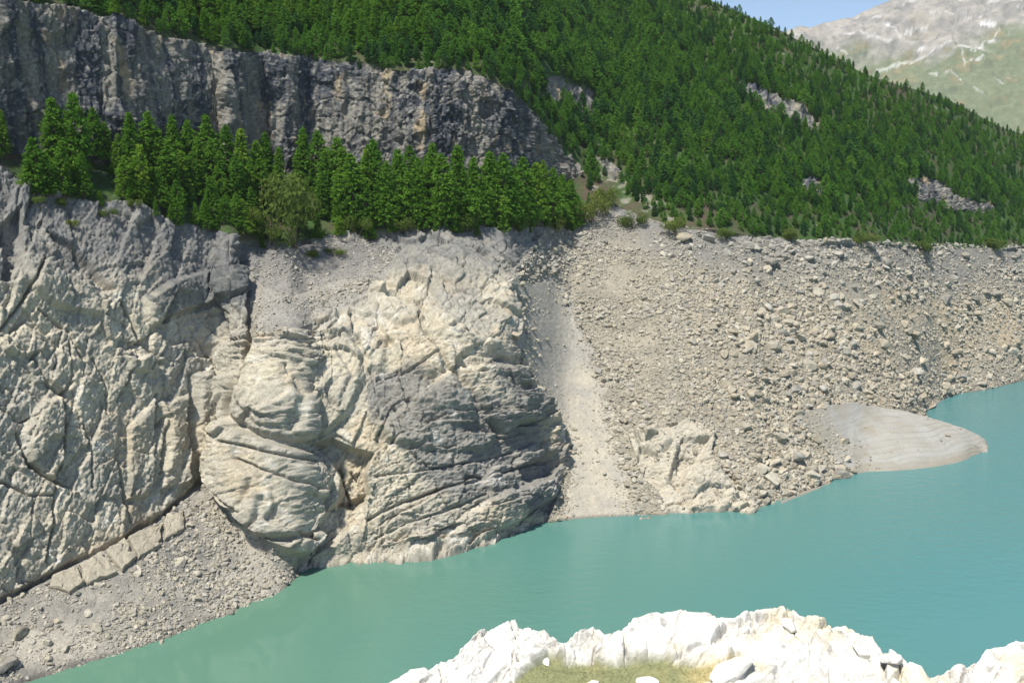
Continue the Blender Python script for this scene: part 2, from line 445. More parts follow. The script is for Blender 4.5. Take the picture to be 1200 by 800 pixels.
def cliffrelief(p, i):
    wq = fbm(p / 8.0, 2, 33)
    fl = fbm(p / np.array([3.2, 3.2, 22.0], f32) + 0.4 * wq[:, None], 4, 21, ridged=True) * 1.3
    blk = facets(p / np.array([3.6, 3.6, 4.5], f32), 22, 0.5, 0.9, 0.4, 0.09) * 0.95
    sm = facets(p / np.array([1.1, 1.1, 1.5], f32), 23, 0.5, 0.8, 0.4, 0.12) * 0.4
    led = -np.abs(vnoise(p / np.array([14, 14, 5.5], f32) + 0.5 * wq[:, None], 24)) * 0.7
    rough = sstep(380, 520, xf[i])
    return fl + blk * (0.8 + 0.7 * rough) + sm * (0.8 + 0.8 * rough) + led + fbm(p * 1.2, 3, 25) * 0.25 + 2.0 * fbm(p / 18.0, 2, 26)
add_on(m_cliff | (m_out & ~m_bank), cliffrelief)
add_on(m_soil, lambda p, i: 1.6 * fbm(p / 30.0, 3, 81) + 0.3 * fbm(p / 3.5, 3, 82))

DG = D.reshape(NR, NC)
DG[:8] -= np.linspace(2.4, 0.0, 8)[:, None]
POS = BASEP + NB * DG[..., None]
POS[:7, :, 2] = np.minimum(POS[:7, :, 2], -0.25)
# back of the hill: falls away behind the crest
back = []
bd = np.stack([ray(CX, ridge(CX))[0], ray(CX, ridge(CX))[1]], -1)
for k in range(1, 13):
    q = POS[-1].copy(); s = 14.0 * k * (1 + 0.25 * k)
    q[:, :2] += bd * s; q[:, 2] -= s * 0.10 + s * s * 0.00055
    back.append(q)
ALLP = np.concatenate([POS, np.array(back)], 0)
NRA = ALLP.shape[0]

# ------------------------------------------------------------------ natural colours of the ground (stone, stain, soil), one per vertex
pv = POS.reshape(-1, 3).astype(f32)
C = np.zeros((len(xf), 3), f32)
def lerp(a, b, t):
    return a * (1 - t[:, None]) + np.asarray(b, f32) * t[:, None]
n1 = fbm(pv / 12.0, 4, 201); n2 = fbm(pv / 3.0, 4, 202); n3 = fbm(pv / 0.8, 3, 203)
cream = np.array([0.42, 0.382, 0.297], f32); grey = np.array([0.305, 0.288, 0.242], f32); dark = np.array([0.115, 0.12, 0.125], f32)
tan = np.array([0.40, 0.335, 0.235], f32); white = np.array([0.50, 0.485, 0.43], f32); soil = np.array([0.075, 0.06, 0.042], f32)
# bank rock
t = np.clip(0.5 + 1.1 * n1 + 0.5 * n2, 0, 1)
c = lerp(np.broadcast_to(grey, C.shape), cream, t)
c = lerp(c, tan, np.clip(1.8 * fbm(pv / 10.0 + 40, 3, 204) - 0.3, 0, 0.55))
c = lerp(c, white, np.clip(2.2 * n2 - 0.55, 0, 0.6))
# old high-water stain: the top of the bank below the trees is grey and dark, uneven
hi = sstep(np.where(xf < 300, 135, 105), 10, (yf - lip(xf)) + 26 * n1 + 12 * n2) * np.where(xf < 300, 1.0, np.where(xf < 900, 0.85, 0.62))
c = lerp(c, np.array([0.175, 0.172, 0.16], f32), np.clip(hi * 0.9, 0, 1))
c = lerp(c, dark, np.clip(hi * (0.5 + 1.5 * n2), 0, 0.6))
# the dark grey bed of the buttress, with rough veins
dk = sstep(8, -16, dist_line(xw, yw, [(470, 480), (560, 530), (620, 560)]) - 56 + 26 * n1) * (xf > 430) * (xf < 670)
c = lerp(c, np.array([0.185, 0.182, 0.168], f32), np.clip(0.85 * dk, 0, 1))
c = lerp(c, np.array([0.42, 0.40, 0.36], f32), np.clip(dk * (3.0 * n2 - 0.75), 0, 0.7))
dk2 = sstep(0, -14, dist_line(xw, yw, [(575, 440), (615, 475)]) - 24 + 12 * n2)
c = lerp(c, np.array([0.18, 0.178, 0.165], f32), 0.8 * dk2)
# streaks under the ledges of the left wall
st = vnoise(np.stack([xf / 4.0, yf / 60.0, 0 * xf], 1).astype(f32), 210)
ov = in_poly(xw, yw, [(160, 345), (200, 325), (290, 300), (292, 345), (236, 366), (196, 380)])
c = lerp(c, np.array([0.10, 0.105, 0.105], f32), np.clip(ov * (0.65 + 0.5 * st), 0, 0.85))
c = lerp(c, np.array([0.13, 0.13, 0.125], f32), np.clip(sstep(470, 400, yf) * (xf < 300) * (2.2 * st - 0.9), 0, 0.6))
c = c * (1 + 0.24 * n3[:, None])
c = lerp(c, np.array([0.40, 0.365, 0.295], f32), 0.6 * in_poly(xw, yw, ROCKP_P))
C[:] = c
# scree ground between the stones, and the fine pale chute
sc_ = lerp(np.broadcast_to(np.array([0.285, 0.258, 0.202], f32), C.shape), np.array([0.205, 0.188, 0.152], f32), np.clip(0.5 + n2 + 0.6 * n1, 0, 1))
sc_ = lerp(sc_, np.array([0.40, 0.32, 0.21], f32), np.clip(1.6 * fbm(pv / 16.0, 2, 214) * sstep(780, 900, xf), 0, 0.7))
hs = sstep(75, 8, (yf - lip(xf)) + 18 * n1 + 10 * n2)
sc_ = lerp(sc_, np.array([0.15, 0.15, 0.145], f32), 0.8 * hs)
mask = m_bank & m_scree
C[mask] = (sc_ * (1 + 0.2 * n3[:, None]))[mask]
ch_ = lerp(np.broadcast_to(np.array([0.37, 0.335, 0.265], f32), C.shape), np.array([0.285, 0.27, 0.235], f32), np.clip(0.4 + n2 + sstep(520, 400, yf) * 0.5, 0, 1))
mask = m_bank & m_chute & ~m_rock
C[mask] = (ch_ * (1 + 0.12 * n3[:, None]))[mask]
mask = m_bank & m_shelf
sf = lerp(np.broadcast_to(np.array([0.27, 0.255, 0.225], f32), C.shape), np.array([0.145, 0.14, 0.135], f32), np.clip(sstep(350, 290, yf + 20 * n1) + 0.5 * n2, 0, 1))
C[mask] = (sf * (1 + 0.2 * n3[:, None]))[mask]
mask = m_bank & m_fan
ff = lerp(np.broadcast_to(np.array([0.155, 0.148, 0.135], f32), C.shape), np.array([0.31, 0.29, 0.245], f32), np.clip(0.35 + 1.2 * n1 + 0.6 * n2 + 0.5 * sstep(180, 300, xf), 0, 1))
C[mask] = (ff * (1 + 0.15 * n3[:, None]))[mask]
# cliff: pale grey with blue-black seepage streaks and ochre scars
sk = fbm(np.stack([pv[:, 0] / 2.2, pv[:, 1] / 2.2, pv[:, 2] / 26.0], 1), 4, 221)
sk2 = vnoise(np.stack([pv[:, 0] / 9.0, pv[:, 1] / 9.0, pv[:, 2] / 40.0], 1).astype(f32), 222)
cl = lerp(np.broadcast_to(np.array([0.17, 0.162, 0.14], f32), C.shape), np.array([0.050, 0.056, 0.068], f32), np.clip(0.5 + 2.3 * sk + 1.2 * sk2 + 0.35 * n2 + 0.4 * n3, 0, 1))
cl = lerp(cl, np.array([0.36, 0.28, 0.17], f32), np.clip(2.4 * fbm(pv / np.array([4, 4, 7], f32), 3, 223) - 0.8, 0, 0.75))
cl = lerp(cl, np.array([0.27, 0.258, 0.225], f32), np.clip(2.8 * n3 + 0.8 * n2 - 0.5, 0, 0.7))
mask = (m_cliff | m_out) & ~m_bank
C[mask] = cl[mask]
# soil, needle litter and grass under the trees
so = lerp(np.broadcast_to(soil, C.shape), np.array([0.034, 0.070, 0.018], f32), np.clip(0.7 + n1 + n2, 0, 1))
so = lerp(so, np.array([0.22, 0.20, 0.17], f32), np.clip(2.5 * n2 - 1.1 + 1.2 * ((xf > 690) & (xf < 790) & (yf > 185) & (yf > 225 - (760 - xf) * 0.5)), 0, 0.8))
C[m_soil] = so[m_soil]
# stone wetted by the lake just above the water line is darker
C *= (1 - 0.42 * sstep(0.55, 0.15, pv[:, 2] + 0.35 * n2))[:, None]
CG = C.reshape(NR, NC, 3)
CALL = np.concatenate([CG, np.repeat(CG[-1:], NRA - NR, 0)], 0)

# ------------------------------------------------------------------ materials
def new_mat(name):
    m = bpy.data.materials.new(name); m.use_nodes = True
    return m, m.node_tree, m.node_tree.nodes["Principled BSDF"]

def ground_mat(name, scale=1.0, amp=0.25, bump=0.5, dist=0.3, rough=0.93):
    m, nt, b = new_mat(name)
    N, L = nt.nodes, nt.links
    at = N.new("ShaderNodeAttribute"); at.attribute_name = "Col"
    tc = N.new("ShaderNodeTexCoord")
    nz = N.new("ShaderNodeTexNoise"); nz.inputs["Scale"].default_value = 1.4 * scale; nz.inputs["Detail"].default_value = 8; nz.inputs["Roughness"].default_value = 0.68
    L.new(tc.outputs["Object"], nz.inputs["Vector"])
    mr = N.new("ShaderNodeMapRange"); mr.inputs[1].default_value = 0.28; mr.inputs[2].default_value = 0.72; mr.inputs[3].default_value = 1 - amp; mr.inputs[4].default_value = 1 + amp
    L.new(nz.outputs[0], mr.inputs[0])
    mx = N.new("ShaderNodeVectorMath"); mx.operation = 'SCALE'
    L.new(at.outputs["Color"], mx.inputs[0]); L.new(mr.outputs[0], mx.inputs["Scale"])
    L.new(mx.outputs[0], b.inputs["Base Color"])
    b.inputs["Roughness"].default_value = rough
    b.inputs["Specular IOR Level"].default_value = 0.2
    bp = N.new("ShaderNodeBump"); bp.inputs["Strength"].default_value = bump; bp.inputs["Distance"].default_value = dist
    L.new(nz.outputs[0], bp.inputs["Height"]); L.new(bp.outputs[0], b.inputs["Normal"])
    return m

M_ROCK = ground_mat("weathered_rock", 2.0, 0.36, 0.8, 0.3)
M_CLIFF = ground_mat("seeped_cliff_rock", 1.1, 0.45, 0.8, 0.5)
M_GRAVEL = ground_mat("gravel", 3.0, 0.35, 0.6, 0.2)
M_SOIL = ground_mat("forest_soil", 1.0, 0.35)

def mesh_obj(name, verts, faces, mat, smooth=False, cols=None, parent=None, link=True):
    me = bpy.data.meshes.new(name)
    verts = np.asarray(verts, np.float32).reshape(-1, 3)
    if isinstance(faces, np.ndarray):
        k = faces.shape[1]
        me.vertices.add(len(verts)); me.vertices.foreach_set("co", verts.ravel())
        me.loops.add(faces.size); me.loops.foreach_set("vertex_index", faces.ravel().astype(np.int32))
        me.polygons.add(len(faces))
        me.polygons.foreach_set("loop_start", np.arange(0, faces.size, k, dtype=np.int32))
        me.polygons.foreach_set("loop_total", np.full(len(faces), k, np.int32))
        me.update(calc_edges=True)
    else:
        me.from_pydata(verts.tolist(), [], faces)
    if smooth:
        me.polygons.foreach_set("use_smooth", np.ones(len(me.polygons), bool))
    if cols is not None:
        ca = me.color_attributes.new("Col", 'FLOAT_COLOR', 'POINT')
        rgba = np.ones((len(verts), 4), np.float32); rgba[:, :3] = np.clip(cols, 0.004, 0.9)
        ca.data.foreach_set("color", rgba.ravel())
    if mat is not None:
        me.materials.append(mat)
    o = bpy.data.objects.new(name, me)
    if link:
        COL.objects.link(o)
    if parent is not None:
        o.parent = parent
    return o

def struct(o, label=None, cat=None):
    o["kind"] = "structure"
    if label:
        o["label"] = label
    return o

def tag(o, label, cat, group=None, kind=None):
    o["label"] = label; o["category"] = cat
    if group: o["group"] = group
    if kind: o["kind"] = kind
    return o

ii = np.arange(NRA * NC).reshape(NRA, NC)
quads = np.stack([ii[:-1, :-1], ii[:-1, 1:], ii[1:, 1:], ii[1:, :-1]], -1)     # (rows-1, cols-1, 4)
def sub_sheet(name, fmask, mat, label):
    q = quads[fmask]
    u, inv = np.unique(q.ravel(), return_inverse=True)
    o = mesh_obj(name, ALLP.reshape(-1, 3)[u], inv.reshape(-1, 4), mat, False, CALL.reshape(-1, 3)[u])
    return struct(o, label)
pad = np.zeros((NRA - NR) * NC, bool)
def qm(m):
    return np.concatenate([m, pad]).reshape(NRA, NC)[:-1, :-1]
rowq = np.concatenate([RB, np.full(NRA - NR, 5)])[:-1, None] * np.ones((1, NC - 1), int)
bankq = rowq <= 1
screeq = bankq & qm(m_scree | m_chute) ; fanq = bankq & qm(m_fan) & ~screeq
cliffq = ~bankq & qm(m_cliff) & (rowq < 5)
terrq = (rowq == 2) & ~cliffq & (np.broadcast_to(CX[:-1], rowq.shape) < 690)
sub_sheet("rock_bank", bankq & ~screeq & ~fanq, M_ROCK, "steep bare limestone bank and buttress rising from the lake")
sub_sheet("scree_slope", screeq, M_GRAVEL, "pale scree slope running down to the lake right of the buttress")
sub_sheet("gravel_fan", fanq, M_GRAVEL, "grey gravel fan at the foot of the left rock wall")
sub_sheet("cliff", cliffq, M_CLIFF, "long grey cliff with dark seepage streaks above the terrace")
sub_sheet("terrace", terrq, M_SOIL, "dark soil terrace between the bank and the cliff")
sub_sheet("hillside", ~bankq & ~cliffq & ~terrq, M_SOIL, "steep forested hillside behind the cliff")

def ground_at(px, py):
    """world points of the finished ground under picture points"""
    px = np.atleast_1d(np.asarray(px, float)); py = np.atleast_1d(np.asarray(py, float))
    ci = np.interp(px, CX, np.arange(NC))
    row = np.zeros(len(px))
    for b_, (a, b, n) in enumerate(BANDS):
        ya, yb = a(px), b(px)
        f = (ya - py) / np.maximum(ya - yb, 1e-6)
        m = (f >= 0) & (f < 1)
        row = np.where(m, ROW0[b_] + f * n, row)
    row = np.where(py <= ridge(px), NR - 1, row)
    r0 = np.clip(row.astype(int), 0, NR - 2); c0 = np.clip(ci.astype(int), 0, NC - 2)
    fr = (row - r0)[:, None]; fc = (ci - c0)[:, None]
    P = POS[r0, c0] * (1 - fr) * (1 - fc) + POS[r0 + 1, c0] * fr * (1 - fc) + POS[r0, c0 + 1] * (1 - fr) * fc + POS[r0 + 1, c0 + 1] * fr * fc
    return P, NB[r0, c0]

# ------------------------------------------------------------------ water
def water_mat():
    m, nt, b = new_mat("glacial_water")
    N, L = nt.nodes, nt.links
    tc = N.new("ShaderNodeTexCoord")
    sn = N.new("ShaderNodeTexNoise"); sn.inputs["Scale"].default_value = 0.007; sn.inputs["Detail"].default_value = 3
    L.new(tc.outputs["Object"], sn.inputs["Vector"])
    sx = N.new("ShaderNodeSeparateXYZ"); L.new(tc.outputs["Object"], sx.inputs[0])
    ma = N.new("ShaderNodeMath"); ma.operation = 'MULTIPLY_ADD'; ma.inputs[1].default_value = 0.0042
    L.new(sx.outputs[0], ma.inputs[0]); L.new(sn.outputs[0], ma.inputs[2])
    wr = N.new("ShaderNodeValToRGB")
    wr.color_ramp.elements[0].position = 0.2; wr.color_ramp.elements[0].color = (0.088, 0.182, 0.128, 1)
    wr.color_ramp.elements[1].position = 1.1 - 0.1; wr.color_ramp.elements[1].color = (0.068, 0.190, 0.192, 1)  # bluer to the right: sky reflection put into the base colour
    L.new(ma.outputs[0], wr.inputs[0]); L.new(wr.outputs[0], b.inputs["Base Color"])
    b.inputs["Roughness"].default_value = 0.04
    b.inputs["IOR"].default_value = 1.33
    mp = N.new("ShaderNodeMapping"); mp.inputs["Scale"].default_value = (0.55, 1.0, 1); mp.inputs["Rotation"].default_value = (0, 0, math.radians(25))
    L.new(tc.outputs["Object"], mp.inputs[0])
    n1_ = N.new("ShaderNodeTexNoise"); n1_.inputs["Scale"].default_value = 0.55; n1_.inputs["Detail"].default_value = 5; n1_.inputs["Roughness"].default_value = 0.6
    L.new(mp.outputs[0], n1_.inputs["Vector"])
    # gusts: patches of stronger ripple
    g = N.new("ShaderNodeTexNoise"); g.inputs["Scale"].default_value = 0.012; g.inputs["Detail"].default_value = 2
    L.new(tc.outputs["Object"], g.inputs["Vector"])
    ga = N.new("ShaderNodeMath"); ga.operation = 'MULTIPLY_ADD'; ga.inputs[1].default_value = 0.0012
    L.new(sx.outputs[0], ga.inputs[0]); L.new(g.outputs[0], ga.inputs[2])
    gm = N.new("ShaderNodeMapRange"); gm.inputs[1].default_value = 0.38; gm.inputs[2].default_value = 0.66; gm.inputs[3].default_value = 0.05; gm.inputs[4].default_value = 0.75
    L.new(ga.outputs[0], gm.inputs[0])
    bp = N.new("ShaderNodeBump"); bp.inputs["Distance"].default_value = 0.42
    L.new(gm.outputs[0], bp.inputs["Strength"])
    L.new(n1_.outputs[0], bp.inputs["Height"]); L.new(bp.outputs[0], b.inputs["Normal"])
    return m
wv = [(-900, -60, 0), (2600, -60, 0), (2600, 2600, 0), (-900, 2600, 0)]
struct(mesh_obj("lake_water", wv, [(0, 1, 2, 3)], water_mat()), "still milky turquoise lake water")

# ------------------------------------------------------------------ far mountain with snow streaks and meadows
mtop = curve([(700, 130), (850, 70), (900, 50), (927, 37), (937, 34), (950, 36), (965, 30), (1000, 23), (1010, 17), (1030, 9), (1050, 2), (1075, -6), (1120, -28), (1200, -66), (1400, -150), (1700, -190), (2300, -110), (2900, 60)])
MX = np.concatenate([np.arange(700, 900, 10.0), np.arange(900, 1230, 1.1), np.arange(1230, 2900, 9.0)])
MT = np.linspace(0, 1, 190)
mpx = np.broadcast_to(MX, (190, len(MX))).copy()
mbot = 330.0
mpy = mbot + (mtop(MX)[None, :] - mbot) * (MT[:, None] ** 0.85)
mr = np.zeros(mpx.shape); mr[0] = 2300.0
_, _, mth = ray(mpx, mpy)
for j in range(1, 190):
    a_ = np.tan(np.radians(24 + 12 * MT[j]))
    mr[j] = mr[j - 1] * (1 + (mth[j] - mth[j - 1]) / np.maximum(a_ - mth[j], 0.12))
mp_ = place(mpx, mpy, mr)
mnb = grid_normals(mp_)
q = mp_.reshape(-1, 3).astype(f32)
rel = 55 * fbm(q / 420.0, 5, 301, 0.52, True) + 26 * fbm(q / np.array([120, 120, 300], f32), 4, 302, 0.55, True) + 9 * fbm(q / 40.0, 3, 303)
edge = (1 - np.clip((MT - 0.9) / 0.1, 0, 1) * 0.75)[:, None]
mp_ = mp_ + mnb * (rel.reshape(mpx.shape) * edge)[..., None]
mx_, my_ = mpx.ravel(), mpy.ravel()
k1 = fbm(q / 160.0, 4, 311); k2 = fbm(q / 45.0, 4, 312); k3 = fbm(q / 14.0, 3, 313)
mc = lerp(np.broadcast_to(np.array([0.30, 0.275, 0.235], f32), (len(q), 3)), np.array([0.19, 0.178, 0.16], f32), np.clip(0.5 + 1.2 * k2 + 0.8 * k3, 0, 1))
mc = lerp(mc, np.array([0.31, 0.26, 0.185], f32), np.clip(2.2 * k1 - 0.5, 0, 0.6))
gline = np.interp(mx_, [900, 1000, 1040, 1080, 1120, 1150, 1175, 1200, 1400], [80, 62, 72, 74, 62, 52, 40, 34, 20])
gr = sstep(-14, 14, my_ - gline + 26 * k1 + 18 * k2)
mc = lerp(mc, np.array([0.105, 0.135, 0.055], f32), 0.8 * gr)
mc = lerp(mc, np.array([0.22, 0.17, 0.09], f32), np.clip(gr * (2.0 * k2 - 0.35), 0, 0.6))
SNOW = [([(1050, 3), (1062, 2), (1075, 4)], 1.4), ([(1066, 8), (1075, 5)], 2.0), ([(1118, 10), (1132, 4), (1140, -3)], 2.6), ([(1182, 10), (1205, 5)], 2.6),
        ([(1028, 76), (1046, 73), (1070, 70), (1098, 66), (1114, 61)], 1.6), ([(1048, 76), (1060, 73)], 1.3), ([(1006, 46), (1020, 52), (1038, 57), (1052, 56)], 1.3),
        ([(1034, 36), (1044, 46), (1054, 52)], 1.6), ([(1056, 50), (1072, 45), (1088, 41)], 1.4), ([(1144, 64), (1156, 58), (1164, 55)], 1.5), ([(1130, 88), (1138, 82), (1152, 76)], 1.4),
        ([(1126, 76), (1130, 92)], 1.6), ([(1136, 72), (1142, 70)], 1.6), ([(1090, 92), (1096, 96)], 1.6), ([(1164, 104), (1172, 110)], 1.0), ([(1140, 112), (1158, 126)], 0.9), ([(1000, 26), (1006, 23)], 1.2),
        ([(1086, 30), (1120, 31), (1150, 34)], 0.8), ([(1104, 94), (1122, 99), (1128, 108)], 1.0), ([(980, 64), (990, 66)], 1.6), ([(1158, 56), (1170, 46)], 1.0), ([(1176, 98), (1184, 101)], 1.0)]
for pts, w in SNOW:
    d = dist_line(mx_ + 3 * k3, my_ + 2 * k3 + 2 * k2, pts)
    mc = lerp(mc, np.array([0.52, 0.51, 0.49], f32), 0.55 * sstep(w * 1.1, w * 0.3, d + 0.9 * k3 + 0.6 * k2))
rand_snow = np.clip(6 * (fbm(q / np.array([60, 60, 22], f32), 3, 331) - 0.46), 0, 0.5) * (1 - gr)
mc = lerp(mc, np.array([0.70, 0.70, 0.70], f32), rand_snow)
mi = np.arange(mpx.size).reshape(mpx.shape)
# far side of the mountain
mback = [mp_[-1] + np.array([0, 500.0 * k, -260.0 * k]) for k in (1, 2, 3)]
mall = np.concatenate([mp_, np.array(mback)], 0)
mi = np.arange(mall.shape[0] * mall.shape[1]).reshape(mall.shape[:2])
mq = np.stack([mi[:-1, :-1], mi[:-1, 1:], mi[1:, 1:], mi[1:, :-1]], -1).reshape(-1, 4)
mcg = mc.reshape(mpx.shape + (3,)); mcg = np.concatenate([mcg, np.repeat(mcg[-1:], 3, 0)], 0)
struct(mesh_obj("mountain", mall.reshape(-1, 3), mq, ground_mat("mountain_rock", 0.03, 0.25, 0.4, 8.0), False, mcg.reshape(-1, 3)), "sunlit bare mountain with snow streaks and green meadows")

# ------------------------------------------------------------------ silt spit in the bay
s_low = curve([(915, 590), (960, 572), (988, 556), (1000, 553), (1060, 551), (1110, 545), (1138, 538), (1150, 532), (1156, 526), (1158, 522)])
s_top = curve([(915, 500), (940, 484), (970, 476), (1000, 472), (1050, 479), (1095, 490), (1130, 501), (1147, 509), (1155, 515), (1158, 521)])
SX = np.linspace(915, 1158, 230); ST = np.linspace(0, 1, 90)
spx = np.broadcast_to(SX, (90, 230)).copy()
spy = s_low(SX) + (s_top(SX) - s_low(SX)) * ST[:, None]
_, _, sth = ray(spx, spy)
sr = np.zeros(spx.shape); sr[0] = -CAM_H / sth[0]
for j in range(1, 90):
    a_ = math.tan(math.radians(30 if ST[j] < 0.10 else 30 - 17 * min(1, (ST[j] - 0.10) / 0.5)))
    sr[j] = sr[j - 1] * (1 + (sth[j] - sth[j - 1]) / np.maximum(a_ - sth[j], 0.12))
sp = place(spx, spy, sr)
_gp, _gn = ground_at(spx.ravel(), np.minimum(spy, shore(spx) - 0.5).ravel())
_gr = np.hypot(_gp[:, 0], _gp[:, 1]).reshape(sr.shape)
_side = (spx - 925) / 73 - (spy - 486) / 68
sr = np.where(spy < shore(spx), np.minimum(sr, _gr - 1.3), sr)
_rr = np.where(spy < shore(spx), _gr + 1.5, sr)
_w = sstep(0.06, -0.14, _side)
sr = np.apply_along_axis(lambda v: np.convolve(np.pad(v, 20, mode='edge'), np.ones(41) / 41, 'valid'), 1, sr)
sr = sr * (1 - _w) + _rr * _w
sp = place(spx, spy, sr)
endf = sstep(1158, 1120, SX)[None, :]
q = sp.reshape(-1, 3).astype(f32)
zz = q[:, 2] + 1.3 * fbm(q / 22.0, 3, 401)
step = np.abs((zz / 0.85) % 1.0 - 0.5) * 2
sp[..., 2] += (0.16 * step * (0.4 + fbm(q / 6.0, 2, 408)) + 0.7 * fbm(q / 12.0, 3, 402) + 0.12 * fbm(q * 0.8, 3, 403)).reshape(spx.shape) * sstep(0, 0.08, ST)[:, None]
sc2 = lerp(np.broadcast_to(np.array([0.29, 0.285, 0.262], f32), (len(q), 3)), np.array([0.245, 0.225, 0.18], f32), np.clip(0.35 + 0.55 * fbm(np.stack([q[:, 0] / 30, q[:, 1] / 30, zz * 2.2], 1), 4, 404) + 0.9 * fbm(q / 6.0, 4, 405) + 0.55 * sstep(2.4, 0.6, q[:, 2]) + 0.6 * sstep(1000, 950, spx.ravel()), 0, 1))
sc2 = lerp(sc2, np.array([0.20, 0.195, 0.175], f32), np.clip(sstep(0.70, 0.95, step) * (0.35 + 1.3 * fbm(q / 7.0, 3, 406)), 0, 0.6))
bk = []
sd = np.stack([ray(SX, s_top(SX))[0], ray(SX, s_top(SX))[1]], -1)
for k in (1, 2, 3, 4):
    e = sp[-1].copy(); e[:, :2] += sd * 2.6 * k; e[:, 2] -= 0.09 * (2.6 * k) ** 1.9; bk.append(e)
fr0 = sp[0].copy(); fr0[:, :2] -= sd * 3; fr0[:, 2] -= 2.2
sall = np.concatenate([fr0[None], sp, np.array(bk)], 0)
scg = sc2.reshape(spx.shape + (3,)); scg = np.concatenate([scg[:1], scg, np.repeat(scg[-1:], 4, 0)], 0)
si = np.arange(sall.shape[0] * 230).reshape(sall.shape[0], 230)
sq = np.stack([si[:-1, :-1], si[:-1, 1:], si[1:, 1:], si[1:, :-1]], -1).reshape(-1, 4)
struct(mesh_obj("silt_spit", sall.reshape(-1, 3), sq, ground_mat("lake_silt", 2.0, 0.12, 0.25, 0.1, 0.8), True, scg.reshape(-1, 3)), "smooth grey silt spit with curved bands reaching into the lake")

# ------------------------------------------------------------------ near shore: the white rock rib in front of the camera
fg_top = curve([(-300, 1250), (100, 1040), (300, 900), (400, 838), (460, 800), (477, 789), (497, 783), (503, 786), (517, 775), (525, 778), (545, 760), (559, 748), (576, 736), (593, 727), (604, 727), (608, 737), (619, 735),
                (630, 738), (638, 737), (647, 747), (653, 755), (662, 756), (681, 742), (695, 735), (702, 742), (709, 747), (718, 745), (738, 732), (760, 721), (771, 719), (777, 722), (797, 713), (805, 721),
                (833, 721), (859, 723), (877, 716), (896, 712), (918, 708), (924, 716), (938, 725), (951, 727), (965, 727), (977, 734), (991, 730), (1009, 745), (1022, 747), (1031, 760), (1036, 772),
                (1053, 778), (1064, 786), (1079, 787), (1089, 797), (1096, 794), (1119, 779), (1134, 778), (1163, 765), (1200, 754), (1300, 716), (1600, 690)])
FX = np.concatenate([np.arange(-300, 440, 12.0), np.arange(440, 1216, 0.9), np.arange(1220, 1600, 12.0)])
NF = 300
FT = np.linspace(0, 1, NF) ** 0.62
fbot = np.maximum(fg_top(FX) + 260, 1010)
fpx = np.broadcast_to(FX, (NF, len(FX))).copy()
fpy = fbot + (fg_top(FX) - fbot) * FT[:, None]
_, _, fth = ray(fpx, fpy)
_ta = math.tan(math.radians(13))
frr = (CAM_H - 59.0 + 16.0 * _ta) / (_ta - fth)
fp = place(fpx, fpy, frr)
fn = grid_normals(fp)
q = fp.reshape(-1, 3).astype(f32)
GRASS_P = [(560, 815), (596, 793), (612, 781), (630, 772), (645, 764), (668, 774), (700, 770), (740, 768), (775, 766), (800, 772), (838, 768), (868, 760), (880, 768), (850, 786), (822, 800), (800, 830), (600, 900)]
fw = fbm(q / 1.2, 3, 501); fw2 = fbm(q / 1.2 + 9, 3, 502)
fgx, fgy = fpx.ravel() + 9 * fw, fpy.ravel() + 6 * fw2
gmask = in_poly(fgx, fgy, GRASS_P)
gd = np.where(gmask, dist_line(fgx, fgy, GRASS_P, True), 0)
rockw = 1 - sstep(0, 7, gd)
ang = math.radians(38)
u = q[:, 0] * math.cos(ang) + (q[:, 2] * 1.5) * math.sin(ang); v = -q[:, 0] * math.sin(ang) + (q[:, 2] * 1.5 + 0.3 * q[:, 1]) * math.cos(ang)
qq = np.stack([u / 2.4, v * 1.1, q[:, 1] / 1.3], 1).astype(f32) + 0.10 * fw[:, None]
relf = (facets(qq / 1.25, 51, 0.35, 0.8, 0.25, 0.06) * 0.36 + facets(qq / 0.5 + 3, 52, 0.35, 0.6, 0.25, 0.08) * 0.12 * (0.4 + sstep(-0.2, 0.3, fw2)) + facets(qq / 0.19, 53, 0.5, 0.8, 0.6, 0.10) * 0.05 * sstep(-0.25, 0.3, fw)
        + 0.20 * fbm(q / 1.9, 3, 54, 0.5, True) + blocks(u + 0.5 * fw, v * 1.0 + 0.4 * fw2, 2.6, 0.95, 57, 0.08, 0.2, 0.15, 0.16, 0.04) + 0.9 * sstep(-0.1, 0.3, fw) * blocks(u + 0.2 * fw + 3, v + 0.2 * fw2, 0.8, 0.3, 58, 0.05, 0.08, 0.05, 0.07, 0.03) + 0.022 * fbm(q * 3, 3, 55)) * (0.15 + 0.85 * rockw) - 0.12 * (1 - rockw) + 0.05 * fbm(q / 0.5, 3, 56)
FADE = sstep(0, 5, fpy - fg_top(FX)).ravel()
fp = fp + fn * (relf * (0.45 + 0.55 * FADE)).reshape(fpx.shape)[..., None]
c1, c2, c3 = fbm(q / 0.9, 3, 511), fbm(q / 0.25, 3, 512), fbm(q * 9, 2, 513)
fc = lerp(np.broadcast_to(np.array([0.62, 0.60, 0.555], f32), (len(q), 3)), np.array([0.47, 0.45, 0.40], f32), np.clip(0.3 + c1 + 0.7 * c2, 0, 1))
fc = lerp(fc, np.array([0.58, 0.50, 0.33], f32), np.clip(2.4 * c1 * sstep(690, 760, fpx.ravel()) - 0.3, 0, 0.4))
fc = lerp(fc, np.array([0.22, 0.21, 0.20], f32), np.clip(3.0 * c2 - 1.2, 0, 0.6))
gcol = lerp(np.broadcast_to(np.array([0.19, 0.20, 0.10], f32), fc.shape), np.array([0.42, 0.34, 0.16], f32), np.clip(sstep(720, 850, fpx.ravel()) * 0.7 + 0.7 * c1 + 0.3 * c2 - 0.1, 0, 1))
fc = fc * rockw[:, None] + gcol * (1 - rockw[:, None])
fbk = []
fdir = np.stack([ray(FX, fg_top(FX))[0], ray(FX, fg_top(FX))[1]], -1)
